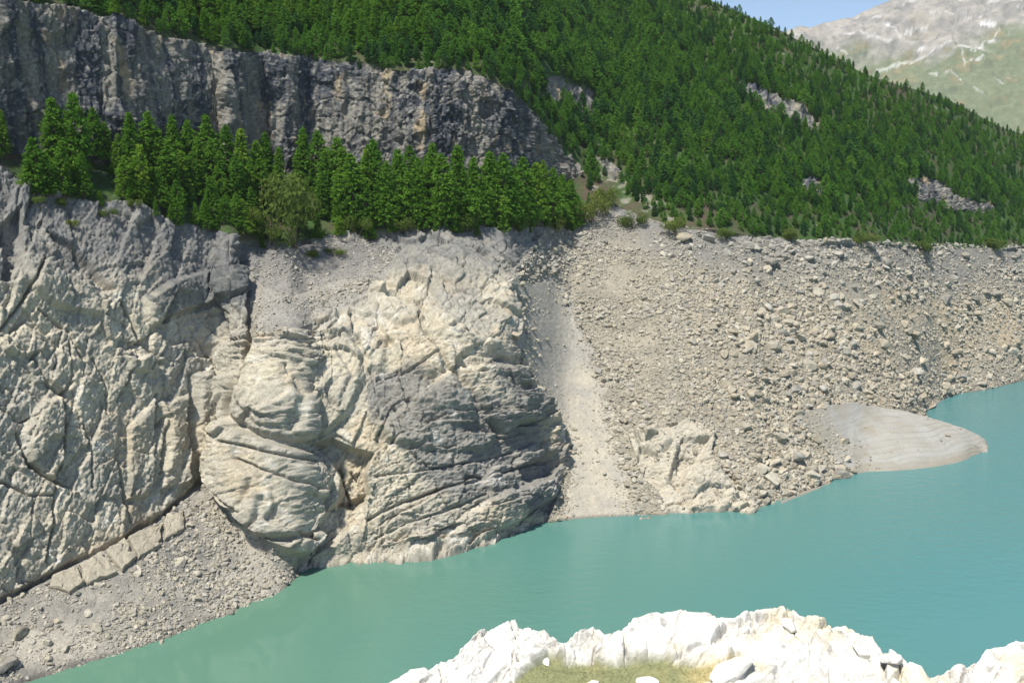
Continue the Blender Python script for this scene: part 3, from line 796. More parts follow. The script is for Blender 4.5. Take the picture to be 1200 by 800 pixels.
for k in range(1, 16):
    e = fp[-1].copy(); s_ = 0.25 * k ** 2.35
    e[:, :2] += fdir * s_; e[:, 2] -= s_ * 0.95 + 0.3
    qn = e.astype(f32); e += 0.5 * min(1, k / 4) * np.stack([fbm(qn / 3, 3, 521), fbm(qn / 3, 3, 522), fbm(qn / 3, 3, 523)], 1) * (1 + 0.25 * k)
    fbk.append(e)
fall = np.concatenate([fp, np.array(fbk)], 0)
fcg = fc.reshape(fpx.shape + (3,)); fcg = np.concatenate([fcg, np.repeat(fcg[-1:] * 0 + np.array([0.6, 0.58, 0.53], f32), 15, 0)], 0)
fi = np.arange(fall.shape[0] * fall.shape[1]).reshape(fall.shape[:2])
fq = np.stack([fi[:-1, :-1], fi[:-1, 1:], fi[1:, 1:], fi[1:, :-1]], -1).reshape(-1, 4)
struct(mesh_obj("near_shore", fall.reshape(-1, 3), fq, ground_mat("white_limestone", 7.0, 0.22, 0.8, 0.06), False, fcg.reshape(-1, 3)), "bright white limestone rib with a grassy hollow on the near shore")
FTOPX = FX
def near_at(px, py):
    ci = np.clip(np.interp(px, FX, np.arange(len(FX))).astype(int), 0, len(FX) - 1)
    out = []
    for x_, y_, c_ in zip(np.atleast_1d(px), np.atleast_1d(py), np.atleast_1d(ci)):
        r_ = int(np.clip(np.searchsorted(-fpy[:, c_], -y_), 0, NF - 1))
        out.append(fp[r_, c_])
    return np.array(out)

# ------------------------------------------------------------------ instancing helper for what nobody could count
def instances(name, pts, rot, scl, idx, sources):
    coll = bpy.data.collections.new(name + "_kinds")
    for i, s in enumerate(sources):
        s.name = "%s_kind_%02d" % (name, i)
        coll.objects.link(s)
    me = bpy.data.meshes.new(name)
    pts = np.asarray(pts, np.float32)
    me.vertices.add(len(pts)); me.vertices.foreach_set("co", pts.ravel())
    a = me.attributes.new("rot", 'FLOAT_VECTOR', 'POINT'); a.data.foreach_set("vector", np.asarray(rot, np.float32).ravel())
    a = me.attributes.new("scl", 'FLOAT_VECTOR', 'POINT'); a.data.foreach_set("vector", np.asarray(scl, np.float32).ravel())
    a = me.attributes.new("idx", 'INT', 'POINT'); a.data.foreach_set("value", np.asarray(idx, np.int32))
    o = bpy.data.objects.new(name, me); COL.objects.link(o)
    ng = bpy.data.node_groups.new(name, 'GeometryNodeTree')
    ng.interface.new_socket("Geometry", in_out='INPUT', socket_type='NodeSocketGeometry')
    ng.interface.new_socket("Geometry", in_out='OUTPUT', socket_type='NodeSocketGeometry')
    N, L = ng.nodes, ng.links
    gi = N.new("NodeGroupInput"); go = N.new("NodeGroupOutput")
    ip = N.new("GeometryNodeInstanceOnPoints"); ci = N.new("GeometryNodeCollectionInfo")
    ci.inputs["Collection"].default_value = coll
    ci.inputs["Separate Children"].default_value = True; ci.inputs["Reset Children"].default_value = True
    ip.inputs["Pick Instance"].default_value = True
    def na(nm, ty):
        n = N.new("GeometryNodeInputNamedAttribute"); n.data_type = ty; n.inputs["Name"].default_value = nm
        return n.outputs["Attribute"]
    L.new(gi.outputs[0], ip.inputs["Points"]); L.new(ci.outputs[0], ip.inputs["Instance"])
    L.new(na("idx", 'INT'), ip.inputs["Instance Index"])
    L.new(na("rot", 'FLOAT_VECTOR'), ip.inputs["Rotation"]); L.new(na("scl", 'FLOAT_VECTOR'), ip.inputs["Scale"])
    L.new(ip.outputs[0], go.inputs[0])
    md = o.modifiers.new("scatter", 'NODES'); md.node_group = ng
    return o

# ------------------------------------------------------------------ stones
import bmesh
def stone_mesh(name, seed, sub, mat, flat=0.7, cuts=13):
    rg = np.random.default_rng(seed)
    bm = bmesh.new(); bmesh.ops.create_icosphere(bm, subdivisions=sub, radius=1.0)
    V = np.array([v.co[:] for v in bm.verts])
    for k in range(cuts):
        n = rg.normal(size=3); n /= np.linalg.norm(n)
        d = rg.uniform(0.48, 0.86)
        V -= np.outer(np.maximum(V @ n - d, 0), n)
    V *= np.array([1.0, rg.uniform(0.62, 0.9), rg.uniform(flat - 0.18, flat + 0.1)])
    if sub >= 3:
        V += 0.035 * np.stack([vnoise((V * 4 + 7 * j).astype(f32), seed + j) for j in range(3)], 1)
    for v, c in zip(bm.verts, V): v.co = c
    me = bpy.data.meshes.new(name); bm.to_mesh(me); bm.free()
    if mat: me.materials.append(mat)
    return me

def stone_mat(name, c0, c1, c2, scale=1.2):
    m, nt, b = new_mat(name)
    N, L = nt.nodes, nt.links
    oi = N.new("ShaderNodeObjectInfo"); tc = N.new("ShaderNodeTexCoord")
    cr = N.new("ShaderNodeValToRGB")
    e = cr.color_ramp.elements
    e[0].position = 0.0; e[0].color = (*c0, 1); e[1].position = 1.0; e[1].color = (*c2, 1)
    k = e.new(0.5); k.color = (*c1, 1)
    L.new(oi.outputs["Random"], cr.inputs[0])
    nz = N.new("ShaderNodeTexNoise"); nz.inputs["Scale"].default_value = scale * 2; nz.inputs["Detail"].default_value = 6
    L.new(tc.outputs["Object"], nz.inputs["Vector"])
    mr_ = N.new("ShaderNodeMapRange"); mr_.inputs[1].default_value = 0.3; mr_.inputs[2].default_value = 0.7; mr_.inputs[3].default_value = 0.75; mr_.inputs[4].default_value = 1.2
    L.new(nz.outputs[0], mr_.inputs[0])
    sc_n = N.new("ShaderNodeVectorMath"); sc_n.operation = 'SCALE'
    L.new(cr.outputs[0], sc_n.inputs[0]); L.new(mr_.outputs[0], sc_n.inputs["Scale"])
    L.new(sc_n.outputs[0], b.inputs["Base Color"])
    b.inputs["Roughness"].default_value = 0.92; b.inputs["Specular IOR Level"].default_value = 0.2
    bp = N.new("ShaderNodeBump"); bp.inputs["Strength"].default_value = 0.4; bp.inputs["Distance"].default_value = 0.1
    L.new(nz.outputs[0], bp.inputs["Height"]); L.new(bp.outputs[0], b.inputs["Normal"])
    return m
S_PALE = stone_mat("pale_stone", (0.235, 0.217, 0.172), (0.305, 0.281, 0.222), (0.385, 0.358, 0.29))
S_TAN = stone_mat("tan_stone", (0.25, 0.222, 0.168), (0.32, 0.282, 0.213), (0.39, 0.35, 0.272))
S_GREY = stone_mat("grey_stone", (0.205, 0.193, 0.165), (0.265, 0.25, 0.215), (0.34, 0.32, 0.275))
S_DULL = stone_mat("dull_slab", (0.25, 0.225, 0.175), (0.28, 0.255, 0.20), (0.31, 0.28, 0.22))
S_WHITE = stone_mat("white_stone", (0.55, 0.54, 0.50), (0.64, 0.62, 0.57), (0.70, 0.68, 0.63))

def scatter(n, poly, smin, smax, power, seed, extra=None):
    """random picture points inside poly with a stone size in metres"""
    rg = np.random.default_rng(seed)
    xs = [p[0] for p in poly]; ys = [p[1] for p in poly]
    px = rg.uniform(max(min(xs), -60), min(max(xs), 1300), n); py = rg.uniform(min(ys), max(ys), n)
    k = in_poly(px, py, poly)
    if extra is not None: k &= extra(px, py, rg)
    px, py = px[k], py[k]
    # stones lie in drifts: noise leaves patches of fines, and size varies from drift to drift
    nn = fbm(np.stack([px / 38.0, py / 20.0, 0 * px + seed], 1), 3, 1300 + seed)
    k = rg.random(len(px)) < np.clip(0.95 + 1.1 * nn, 0.25, 1.0)
    px, py, nn = px[k], py[k], nn[k]
    s = smin * (1 - rg.random(len(px)) * (1 - (smin / smax) ** power)) ** (-1 / power)
    s = s * np.clip(1.0 + 0.55 * nn, 0.6, 1.4)
    return px, py, s
stones = []   # px, py, size, kind (0 pale, 1 tan, 2 grey)
def add_scatter(*a, tone=None, **k):
    px, py, s = scatter(*a, **k)
    rg = np.random.default_rng(len(px))
    P, Nn = ground_at(px, py)
    hsn = (py - lip(px)) + 16 * rg.normal(size=len(px))
    kind = tone(px, py, hsn, rg)
    for i in range(len(px)): stones.append((px[i], py[i], s[i], kind[i], P[i], Nn[i]))
def tone_scree(px, py, h, rg):
    k = np.zeros(len(px), int)
    k[(px > 800) & (rg.random(len(px)) < 0.55)] = 1
    k[(px <= 800) & (rg.random(len(px)) < 0.12)] = 1
    k[(h < 45) & (rg.random(len(px)) < 0.85)] = 2
    k[rg.random(len(px)) < 0.16] = 2
    return k
def tone_fan(px, py, h, rg):
    return np.where(rg.random(len(px)) < 0.35, 2, 0)
def tone_shelf(px, py, h, rg):
    return np.where(rg.random(len(px)) < np.where(py < 335, 0.8, 0.35), 2, 0)
offspit = lambda px, py: ~(((px - 925) / 73 - (py - 486) / 68 > 0.02) & (px < 1160) & (py > np.interp(px, [915, 940, 970, 1000, 1050, 1095, 1158], [500, 484, 476, 472, 479, 490, 518]) + 3))
nochute = lambda px, py, rg: offspit(px, py) & ~(in_poly(px, py, ROCKP_P) & (rg.random(len(px)) < 0.96)) & (~in_poly(px + rg.normal(size=len(px)) * 11, py, CHUTE_P)) & (py < shore(px) - 1)
BLOCKY = lambda px, py, rg: nochute(px, py, rg) & (px + rg.normal(size=len(px)) * 40 > 850)
SCREE_S = [(604, 318), (640, 262), (690, 246), (760, 258), (870, 278), (1000, 284), (1320, 288), (1320, 420), (1200, 450), (1095, 474), (1000, 552), (935, 582), (890, 606), (700, 612), (640, 616), (660, 560), (658, 500), (632, 460), (612, 420)]
add_scatter(130000, SCREE_S, 0.27, 1.5, 2.3, 11, nochute, tone=tone_scree)
add_scatter(17000, SCREE_S, 0.55, 3.2, 2.2, 12, BLOCKY, tone=tone_scree)
add_scatter(7000, CHUTE_P, 0.08, 0.45, 2.4, 13, lambda px, py, rg: py < shore(px) - 2, tone=lambda px, py, h, rg: np.zeros(len(px), int))
add_scatter(22000, FAN_P, 0.14, 1.0, 2.1, 14, lambda px, py, rg: (py < shore(px) + 2) & (py > base(px) + 4), tone=tone_fan)
add_scatter(5000, [(180, 610), (250, 565), (350, 672), (350, 690), (260, 724), (150, 760), (120, 740)], 0.25, 0.9, 2.3, 15, lambda px, py, rg: (py < shore(px) + 2) & (py > base(px) + 4), tone=tone_fan)
add_scatter(7000, SHELF_P, 0.15, 0.8, 2.2, 16, tone=tone_shelf)
add_scatter(900, [(930, 560), (1010, 540), (1000, 505), (940, 490), (880, 520), (880, 590)], 0.4, 1.8, 2.0, 17, lambda px, py, rg: offspit(px, py) & (py < shore(px)), tone=tone_scree)

# loose stones where the scree thins out onto the spit
_c = np.random.default_rng(31).integers(0, 230, 9000); _r = np.random.default_rng(32).integers(4, 88, 9000)
_sd = _side[_r, _c]; _keep = (_sd > -0.02) & (np.random.default_rng(33).random(9000) < np.clip(0.5 - 0.55 * _sd, 0, 1) ** 1.7 + 0.004)
for _a, _b in zip(_r[_keep], _c[_keep]):
    stones.append((spx[_a, _b], spy[_a, _b], float(rng.uniform(0.18, 0.6)), int(rng.integers(0, 3)), sp[_a, _b], None))
# hand-placed boulders: picture centre, half length m, kind, label
NOTED = [
    (600, 394, 1.9, 1, "tan split boulder lowest of the blocks at the edge of the pale chute"),
    (590, 374, 2.1, 1, "squat tan block wedged between two boulders beside the pale chute"),
    (569, 352, 2.6, 0, "tall leaning grey block at the head of the pale chute"),
    (594, 338, 2.1, 2, "flat grey slab leaning above the blocks beside the pale chute"),
    (763, 512, 3.1, 0, "broad cream boulder set in the scree above the small water-edge outcrop"),
    (913, 517, 2.9, 0, "large rounded grey boulder in the scree left of the silt spit"),
    (900, 308, 4.2, 2, "big dark slanting boulder below the tree line right of centre"),
    (886, 292, 2.8, 2, "dark blocky boulder perched above the big slanting boulder"),
    (1003, 384, 3.0, 1, "upright tan block amid the boulder field right of centre"),
    (972, 386, 3.1, 0, "flat white slab lying in the middle of the boulder field"),
    (985, 350, 2.5, 0, "long pale slab above the boulder field pointing right"),
    (1003, 354, 2.3, 0, "pale wedge boulder at the upper edge of the boulder field"),
    (950, 375, 1.9, 0, "whitish boulder at the left edge of the boulder field"),
    (927, 360, 2.3, 1, "tan boulder below the bare brown streak in the scree"),
    (1032, 404, 3.2, 1, "wide tan boulder on the right side of the boulder field"),
    (1068, 392, 3.6, 1, "broad flat tan slab on the right of the boulder field"),
    (1082, 424, 3.4, 1, "low brown boulder above the far bay's stony shore"),
    (1003, 452, 2.9, 2, "grey boulder with a dark underside above the silt spit"),
    (1130, 300, 2.6, 0, "white block standing just below the trees at the far right"),
    (1108, 352, 3.2, 2, "pale greyish boulder alone high on the far right scree"),
    (990, 412, 2.4, 0, "cream boulder below the flat white slab in the boulder field"),
    (962, 404, 2.6, 1, "tan boulder left below the flat white slab"),
    (1060, 420, 2.8, 0, "large dull boulder at the foot of the boulder field"),
    (1000, 414, 1.8, 0, "small bright boulder near the foot of the boulder field"),
    (1150, 450, 2.6, 0, "pale flat boulder at the water's edge in the far bay"),
    (1040, 442, 2.6, 1, "brown slab above the inlet behind the silt spit"),
    (945, 305, 2.8, 2, "dark slab in the shadowed scree under the tree line"),
    (845, 440, 1.8, 0, "pale boulder standing out in the middle of the scree"),
    (210, 660, 1.3, 0, "squarish grey boulder high on the gravel fan"),
    (226, 644, 1.1, 2, "grey boulder at the top of the gravel fan"),
    (276, 708, 1.0, 0, "light boulder near the tip of the gravel fan"),
    (230, 702, 1.0, 0, "whitish boulder in the middle of the gravel fan"),
    (58, 730, 0.9, 2, "rounded grey boulder low on the left of the gravel fan"),
    (69, 727, 0.9, 1, "yellowish boulder beside a rounded grey one on the gravel fan"),
    (56, 752, 1.0, 0, "pale boulder near the water on the left of the gravel fan"),
    (24, 742, 1.9, 0, "large flat pale boulder at the left edge of the gravel fan"),
    (3, 782, 2.6, 2, "big dark boulder cut by the left edge of the picture"),
    (57, 771, 1.1, 0, "long narrow pale stone close to the water on the gravel fan"),
    (161, 675, 0.9, 0, "pale flat stone just below the row of slabs"),
    (103, 720, 0.9, 0, "pale stone below the row of slabs on the gravel fan"),
    (315, 686, 1.0, 0, "light stone at the right tip of the gravel fan"),
    (240, 696, 0.9, 2, "dull grey stone in the middle of the gravel fan"),
]
NT = len(NOTED)
nx = np.array([n[0] for n in NOTED], float); ny = np.array([n[1] for n in NOTED], float)
NP, NN = ground_at(nx, ny)
hi_mesh = {(s, k): stone_mesh("boulder", 100 + 10 * s + k, 3, [S_PALE, S_TAN, S_GREY][k], 0.68, 15) for s in range(5) for k in range(3)}
lo_mesh = [stone_mesh("stone", 300 + i, 2, [S_PALE, S_TAN, S_GREY][i // 4], 0.62) for i in range(12)]

def put_boulder(P, size, kind, label, group, seed, nrm):
    rg = random.Random(seed)
    o = bpy.data.objects.new("boulder", hi_mesh[(seed % 5, kind)])
    COL.objects.link(o)
    o.location = P + Vector((0, 0, 0.12 * size))
    o.rotation_euler = (rg.uniform(-0.5, 0.5), rg.uniform(-0.5, 0.5), rg.uniform(0, 6.28))
    o.scale = (size, size * rg.uniform(0.8, 1.1), size * rg.uniform(0.75, 1.05))
    return tag(o, label, "boulder", group)
for i, (x, y, s, k, lab) in enumerate(NOTED):
    put_boulder(Vector(NP[i]), s, k, lab, "noted boulders on the bare shore", i + 3, NN[i])
# the next largest stones on show are boulders of their own, the rest is scree
dist = np.array([np.linalg.norm(s[4] - np.array([0, 0, CAM_H])) for s in stones])
size = np.array([s[2] for s in stones])
app = size / dist * FPX
vis = np.array([(0 < s[0] < 1200) and (0 < s[1] < 800) for s in stones])
order = np.argsort(-app * vis)[:250]
big = set(order.tolist())
TONE = ["pale", "tan", "grey"]
def zone(px, py):
    if px < 352 and py > 540: return "on the gravel fan under the left wall"
    if px < 500: return "on the rubble shelf above the buttress"
    if py < lip(px) + 42: return "in the dark scree just below the trees"
    if px < 730: return "in the scree beside the pale chute"
    if px < 860: return "in the middle of the scree slope" if py < 480 else "near the small water-edge outcrop"
    if px < 1000: return "in the boulder field above the silt spit" if py < 470 else "by the water left of the silt spit"
    return "high on the right end of the scree" if py < 360 else "low on the right end of the scree"
zcount = {}
for n_, i in enumerate(order):
    px, py, s, k, P, Nn = stones[i]
    z_ = zone(px, py)
    zc = zcount[(z_, int(k))] = zcount.get((z_, int(k)), 0) + 1
    lab = "%s angular boulder among many %s" % (TONE[int(k)], z_) if zc > 4 else "%s %s angular boulder %s" % (["largest", "second largest", "third largest", "fourth largest"][zc - 1], TONE[int(k)], z_)
    put_boulder(Vector(P), s, int(k), lab, "%s boulders %s" % (TONE[int(k)], z_), n_, Nn)
rest = [i for i in range(len(stones)) if i not in big]
rg = np.random.default_rng(99)
pts = np.array([stones[i][4] for i in rest]); ss = size[rest]
rot = np.stack([rg.uniform(-0.7, 0.7, len(rest)), rg.uniform(-0.7, 0.7, len(rest)), rg.uniform(0, 6.28, len(rest))], 1)
scl = np.stack([ss, ss * rg.uniform(0.8, 1.15, len(rest)), ss * rg.uniform(0.7, 1.1, len(rest))], 1)
idx = np.array([stones[i][3] * 4 for i in rest]) + rg.integers(0, 4, len(rest))
src = [bpy.data.objects.new("stone", m) for m in lo_mesh]
tag(instances("scree_stones", pts, rot, scl, idx, src), "countless small angular stones covering the bare slopes", "scree", kind="stuff")

# row of slabs broken off along the foot of the left wall: thick plates lying on the fan
SLABS = [([(58, 690), (62, 674), (90, 667), (98, 687), (82, 697)], "leftmost rounded slab of the row under the left wall"),
         ([(93, 666), (119, 651), (136, 675), (102, 688)], "largest squarish slab of the row under the left wall"),
         ([(124, 648), (146, 632), (157, 656), (142, 673)], "narrow tilted slab third in the row under the left wall"),
         ([(151, 630), (189, 615), (186, 643), (161, 657)], "long dark topped slab fourth in the row under the left wall"),
         ([(193, 612), (214, 600), (216, 622), (192, 634)], "smallest pale slab at the right end of the row")]
def slab(poly, label, thick=0.95):
    bm = bmesh.new()
    pts = np.array(poly, float)
    # resample the outline
    out = []
    for i in range(len(pts)):
        a, b = pts[i], pts[(i + 1) % len(pts)]
        for t_ in np.linspace(0, 1, 7)[:-1]:
            out.append(a + (b - a) * t_)
    out = np.array(out); cen = out.mean(0)
    rings = []
    P0, N0 = ground_at(*cen[:, None])
    nrm = N0[0]
    for sc_, lift in ((1.04, -1.2), (1.02, thick * 0.55), (0.97, thick * 0.9), (0.86, thick), (0.55, thick * 1.03), (0.22, thick * 1.04)):
        pp = cen + (out - cen) * sc_
        P, _ = ground_at(pp[:, 0], pp[:, 1])
        P = P * 0.35 + 0.65 * (P0[0] + (P - P.mean(0)))
        P = P + nrm * lift
        P += 0.3 * np.stack([vnoise((P * 1.1 + 20 * j).astype(f32), 600 + j) for j in range(3)], 1)
        rings.append([bm.verts.new(v) for v in P])
    for a, b in zip(rings[:-1], rings[1:]):
        for j in range(len(a)):
            bm.faces.new((a[j], a[(j + 1) % len(a)], b[(j + 1) % len(a)], b[j]))
    bm.faces.new(rings[-1])
    bmesh.ops.recalc_face_normals(bm, faces=bm.faces)
    org = Vector(P0[0])
    for v in bm.verts: v.co -= org
    me = bpy.data.meshes.new("rock_slab"); bm.to_mesh(me); bm.free(); me.materials.append(S_DULL)
    o = bpy.data.objects.new("rock_slab", me); o.location = org; COL.objects.link(o)
    tag(o, label, "rock slab", "slabs along the foot of the left wall")
for p_, l_ in SLABS: slab(p_, l_)
# stones resting on the silt spit and on the near rib
for x, y, s, k, lab in ((1110, 510, 1.3, 0, "pale boulder alone on the tip of the silt spit"), (988, 518, 1.9, 1, "brownish boulder on the silt spit where it meets the scree"),
                        (992, 538, 1.4, 0, "white boulder at the left end of the silt spit's water line"), (1000, 552, 1.2, 1, "yellowish boulder in the water's edge below the silt spit")):
    c_ = int(np.argmin(abs(SX - x))); r_ = int(np.argmin(abs(spy[:, c_] - y)))
    put_boulder(Vector(sp[r_, c_]), s, k, lab, "noted boulders on the bare shore", int(x), None)
for x, y, s, lab in ((694, 795, 0.20, "small white rock in the grassy hollow"), (756, 793, 0.42, "white rock at the right of the grassy hollow by the bottom edge"), (858, 796, 0.62, "smooth broad white rock at the bottom edge right of the dry grass"),
                     (640, 772, 0.2, "small white rock at the upper edge of the grassy hollow"), (985, 742, 0.4, "blocky white rock high on the right shoulder of the near rib"), (1012, 764, 0.36, "cracked white rock near the right end of the near rib"),
                     (1045, 790, 0.34, "white rock at the right foot of the near rib"), (925, 735, 0.36, "white rock under the highest point of the near rib")):
    P = near_at(x, y)[0]
    o = bpy.data.objects.new("rock", stone_mesh("rock", int(x), 3, S_WHITE, 0.6, 16)); COL.objects.link(o)
    o.location = P; o.scale = (s, s * 0.9, s * 0.8); o.rotation_euler = (0.2, 0.4, x)
    tag(o, lab, "rock", "white rocks on the near rib")

# ------------------------------------------------------------------ trees
def leaf_mat(name, c0, c1):
    m = bpy.data.materials.new(name); m.use_nodes = True
    nt = m.node_tree; N, L = nt.nodes, nt.links
    N.remove(N["Principled BSDF"])
    oi = N.new("ShaderNodeObjectInfo"); cr = N.new("ShaderNodeValToRGB")
    e = cr.color_ramp.elements
    e[0].color = (*c0, 1); e[1].color = (*c1, 1)
    k3_ = e.new(0.82); k3_.color = (0.5 * c0[0] + 0.5 * c1[0], 0.5 * c0[1] + 0.5 * c1[1], 0.5 * c0[2] + 0.5 * c1[2], 1)
    e[-1].color = (c1[0] * 1.35, c1[1] * 1.08, c1[2], 1)
    tc = N.new("ShaderNodeTexCoord"); nz = N.new("ShaderNodeTexNoise"); nz.inputs["Scale"].default_value = 9.0
    L.new(tc.outputs["Object"], nz.inputs["Vector"])
    ad = N.new("ShaderNodeMath"); ad.operation = 'MULTIPLY_ADD'; ad.inputs[1].default_value = 0.6; 
    L.new(nz.outputs[0], ad.inputs[0])
    mu = N.new("ShaderNodeMath"); mu.operation = 'MULTIPLY'; mu.inputs[1].default_value = 0.75
    L.new(oi.outputs["Random"], mu.inputs[0]); L.new(mu.outputs[0], ad.inputs[2])
    sb = N.new("ShaderNodeMath"); sb.operation = 'SUBTRACT'; sb.inputs[1].default_value = 0.17
    L.new(ad.outputs[0], sb.inputs[0]); L.new(sb.outputs[0], cr.inputs[0])
    df = N.new("ShaderNodeBsdfDiffuse"); tr = N.new("ShaderNodeBsdfTranslucent"); mix = N.new("ShaderNodeMixShader"); mix.inputs[0].default_value = 0.48
    L.new(cr.outputs[0], df.inputs[0]); L.new(cr.outputs[0], tr.inputs[0])
    L.new(df.outputs[0], mix.inputs[1]); L.new(tr.outputs[0], mix.inputs[2])
    L.new(mix.outputs[0], N["Material Output"].inputs[0])
    return m
L_LARCH = leaf_mat("larch_needles", (0.080, 0.195, 0.024), (0.190, 0.335, 0.044))
L_FOREST = leaf_mat("forest_needles", (0.070, 0.182, 0.028), (0.162, 0.33, 0.048))
L_PINE = leaf_mat("pine_needles", (0.036, 0.105, 0.032), (0.080, 0.190, 0.050))
L_BUSH = leaf_mat("bush_leaves", (0.095, 0.150, 0.034), (0.175, 0.225, 0.056))
bark, _nt, _b = new_mat("larch_bark"); _b.inputs["Base Color"].default_value = (0.085, 0.065, 0.05, 1); _b.inputs["Roughness"].default_value = 0.95
_nz = _nt.nodes.new("ShaderNodeTexNoise"); _nz.inputs["Scale"].default_value = 30; _cr = _nt.nodes.new("ShaderNodeValToRGB")
_cr.color_ramp.elements[0].color = (0.045, 0.035, 0.028, 1); _cr.color_ramp.elements[1].color = (0.14, 0.11, 0.085, 1)
_nt.links.new(_nz.outputs[0], _cr.inputs[0]); _nt.links.new(_cr.outputs[0], _b.inputs["Base Color"])

def conifer(seed, levels, perlev, sprays, leaf, wid):
    """unit-height larch: returns crown triangles and trunk mesh data"""
    rg = np.random.default_rng(seed)
    tri = []
    limbs = []
    z0 = rg.uniform(0.04, 0.10)
    lean = rg.normal(size=2) * 0.015
    skew = rg.uniform(0, 6.28)
    pw = rg.uniform(0.55, 0.9)
    for l in range(levels):
        t = (l + rg.uniform(-0.3, 0.3)) / levels
        z = z0 + (1 - z0) * np.clip(t, 0, 0.985)
        prof = (1 - t) ** pw * min(1.0, 0.62 + 2.4 * t) * (1 + 0.22 * math.sin(7.0 * t + 3 * skew) + rg.uniform(-0.12, 0.12))
        for k in range(perlev):
            if rg.random() < 0.10: continue
            a = rg.uniform(0, 6.28)
            L_ = wid * prof * rg.uniform(0.62, 1.12) * (1 + 0.14 * math.cos(a - skew)) + 0.012
            rise = rg.uniform(-0.05, 0.28) * L_
            droop = rg.uniform(0.05, 0.35) * L_
            d = np.array([math.cos(a), math.sin(a)])
            o0 = np.array([lean[0] * z, lean[1] * z])
            limbs.append((np.array([*o0, z]), np.array([*(o0 + d * L_ * 0.8), z + rise * 0.8 - droop * 0.6])))
            n = max(2, int(sprays * (0.35 + 0.65 * prof)))
            for s in range(n):
                f = rg.uniform(0.30, 1.0) ** 0.7
                c = np.array([*(o0 + d * L_ * f), z + rise * f - droop * f * f]) + rg.normal(size=3) * np.array([0.012, 0.012, 0.008])
                sz = leaf * rg.uniform(0.6, 1.35)
                e1 = np.array([*d, rg.uniform(-0.5, 0.3)]) + rg.normal(size=3) * 0.55
                e1 /= np.linalg.norm(e1)
                e2 = np.cross(e1, rg.normal(size=3)); e2 /= np.linalg.norm(e2) + 1e-9
                tri.append([c - e1 * sz * 0.8 - e2 * sz * 0.42, c - e1 * sz * 0.5 + e2 * sz * 0.5, c + e1 * sz])
    # leader
    for s in range(10):
        c = np.array([lean[0], lean[1], 1 - 0.006 * s]) + rg.normal(size=3) * 0.004
        tri.append([c + np.array([-0.01, 0, -0.02]), c + np.array([0.01, 0.004, -0.02]), c + np.array([0, 0, 0.03])])
    tv = np.array(tri).reshape(-1, 3); tf = np.arange(len(tv)).reshape(-1, 3)
    V = []; F = []
    segs = 6
    for j, zt in enumerate((-0.05, 0.0, 0.25, 0.55, 0.97)):
        rr_ = 0.019 * (1 - 0.93 * max(0, zt)) * (1.25 if j < 2 else 1)
        for k in range(segs):
            V.append((lean[0] * zt + rr_ * math.cos(6.283 * k / segs), lean[1] * zt + rr_ * math.sin(6.283 * k / segs), zt))
    for j in range(4):
        for k in range(segs):
            F.append((j * segs + k, j * segs + (k + 1) % segs, (j + 1) * segs + (k + 1) % segs, (j + 1) * segs + k))
    for a, b in limbs[::3]:
        n = len(V); r_ = 0.0035
        V += [tuple(a + np.array([0, r_, r_])), tuple(a + np.array([r_, -r_, 0])), tuple(a + np.array([-r_, 0, -r_])), tuple(b)]
        F += [(n, n + 1, n + 3), (n + 1, n + 2, n + 3), (n + 2, n, n + 3)]
    return tv, tf, V, F

class Kind: pass
def make_kind(seed, levels, perlev, sprays, leaf, wid, mat):
    tv, tf, V, F = conifer(seed, levels, perlev, sprays, leaf, wid)
    k = Kind()
    c = mesh_obj("crown", tv, tf, mat, False, link=False); k.crown = c.data; bpy.data.objects.remove(c)
    t = mesh_obj("trunk", V, F, bark, True, link=False); k.trunk = t.data; bpy.data.objects.remove(t)
    return k
HI = [make_kind(700 + i, 40, 10, 16, 0.026, [0.24, 0.27, 0.30, 0.26, 0.31, 0.23][i], L_LARCH) for i in range(6)]
MID = [make_kind(720 + i, 28, 9, 10, 0.036, [0.25, 0.30, 0.36, 0.28, 0.40, 0.23][i], L_PINE if i in (2, 5) else L_FOREST) for i in range(6)]

def put_tree(kind, P, h, label, group, seed, wmul=1.0):
    rg = random.Random(seed)
    e = bpy.data.objects.new("larch_tree", None); COL.objects.link(e)
    e.empty_display_size = 0.5
    e.location = Vector(P) - Vector((0, 0, 0.1)); e.rotation_euler = (rg.uniform(-0.03, 0.03), rg.uniform(-0.03, 0.03), rg.uniform(0, 6.28))
    w = wmul * rg.uniform(0.9, 1.12)
    e.scale = (h * w, h * w, h)
    for nm, me in (("trunk", kind.trunk), ("crown", kind.crown)):
        o = bpy.data.objects.new(nm, me); COL.objects.link(o); o.parent = e
    return tag(e, label, "tree", group)

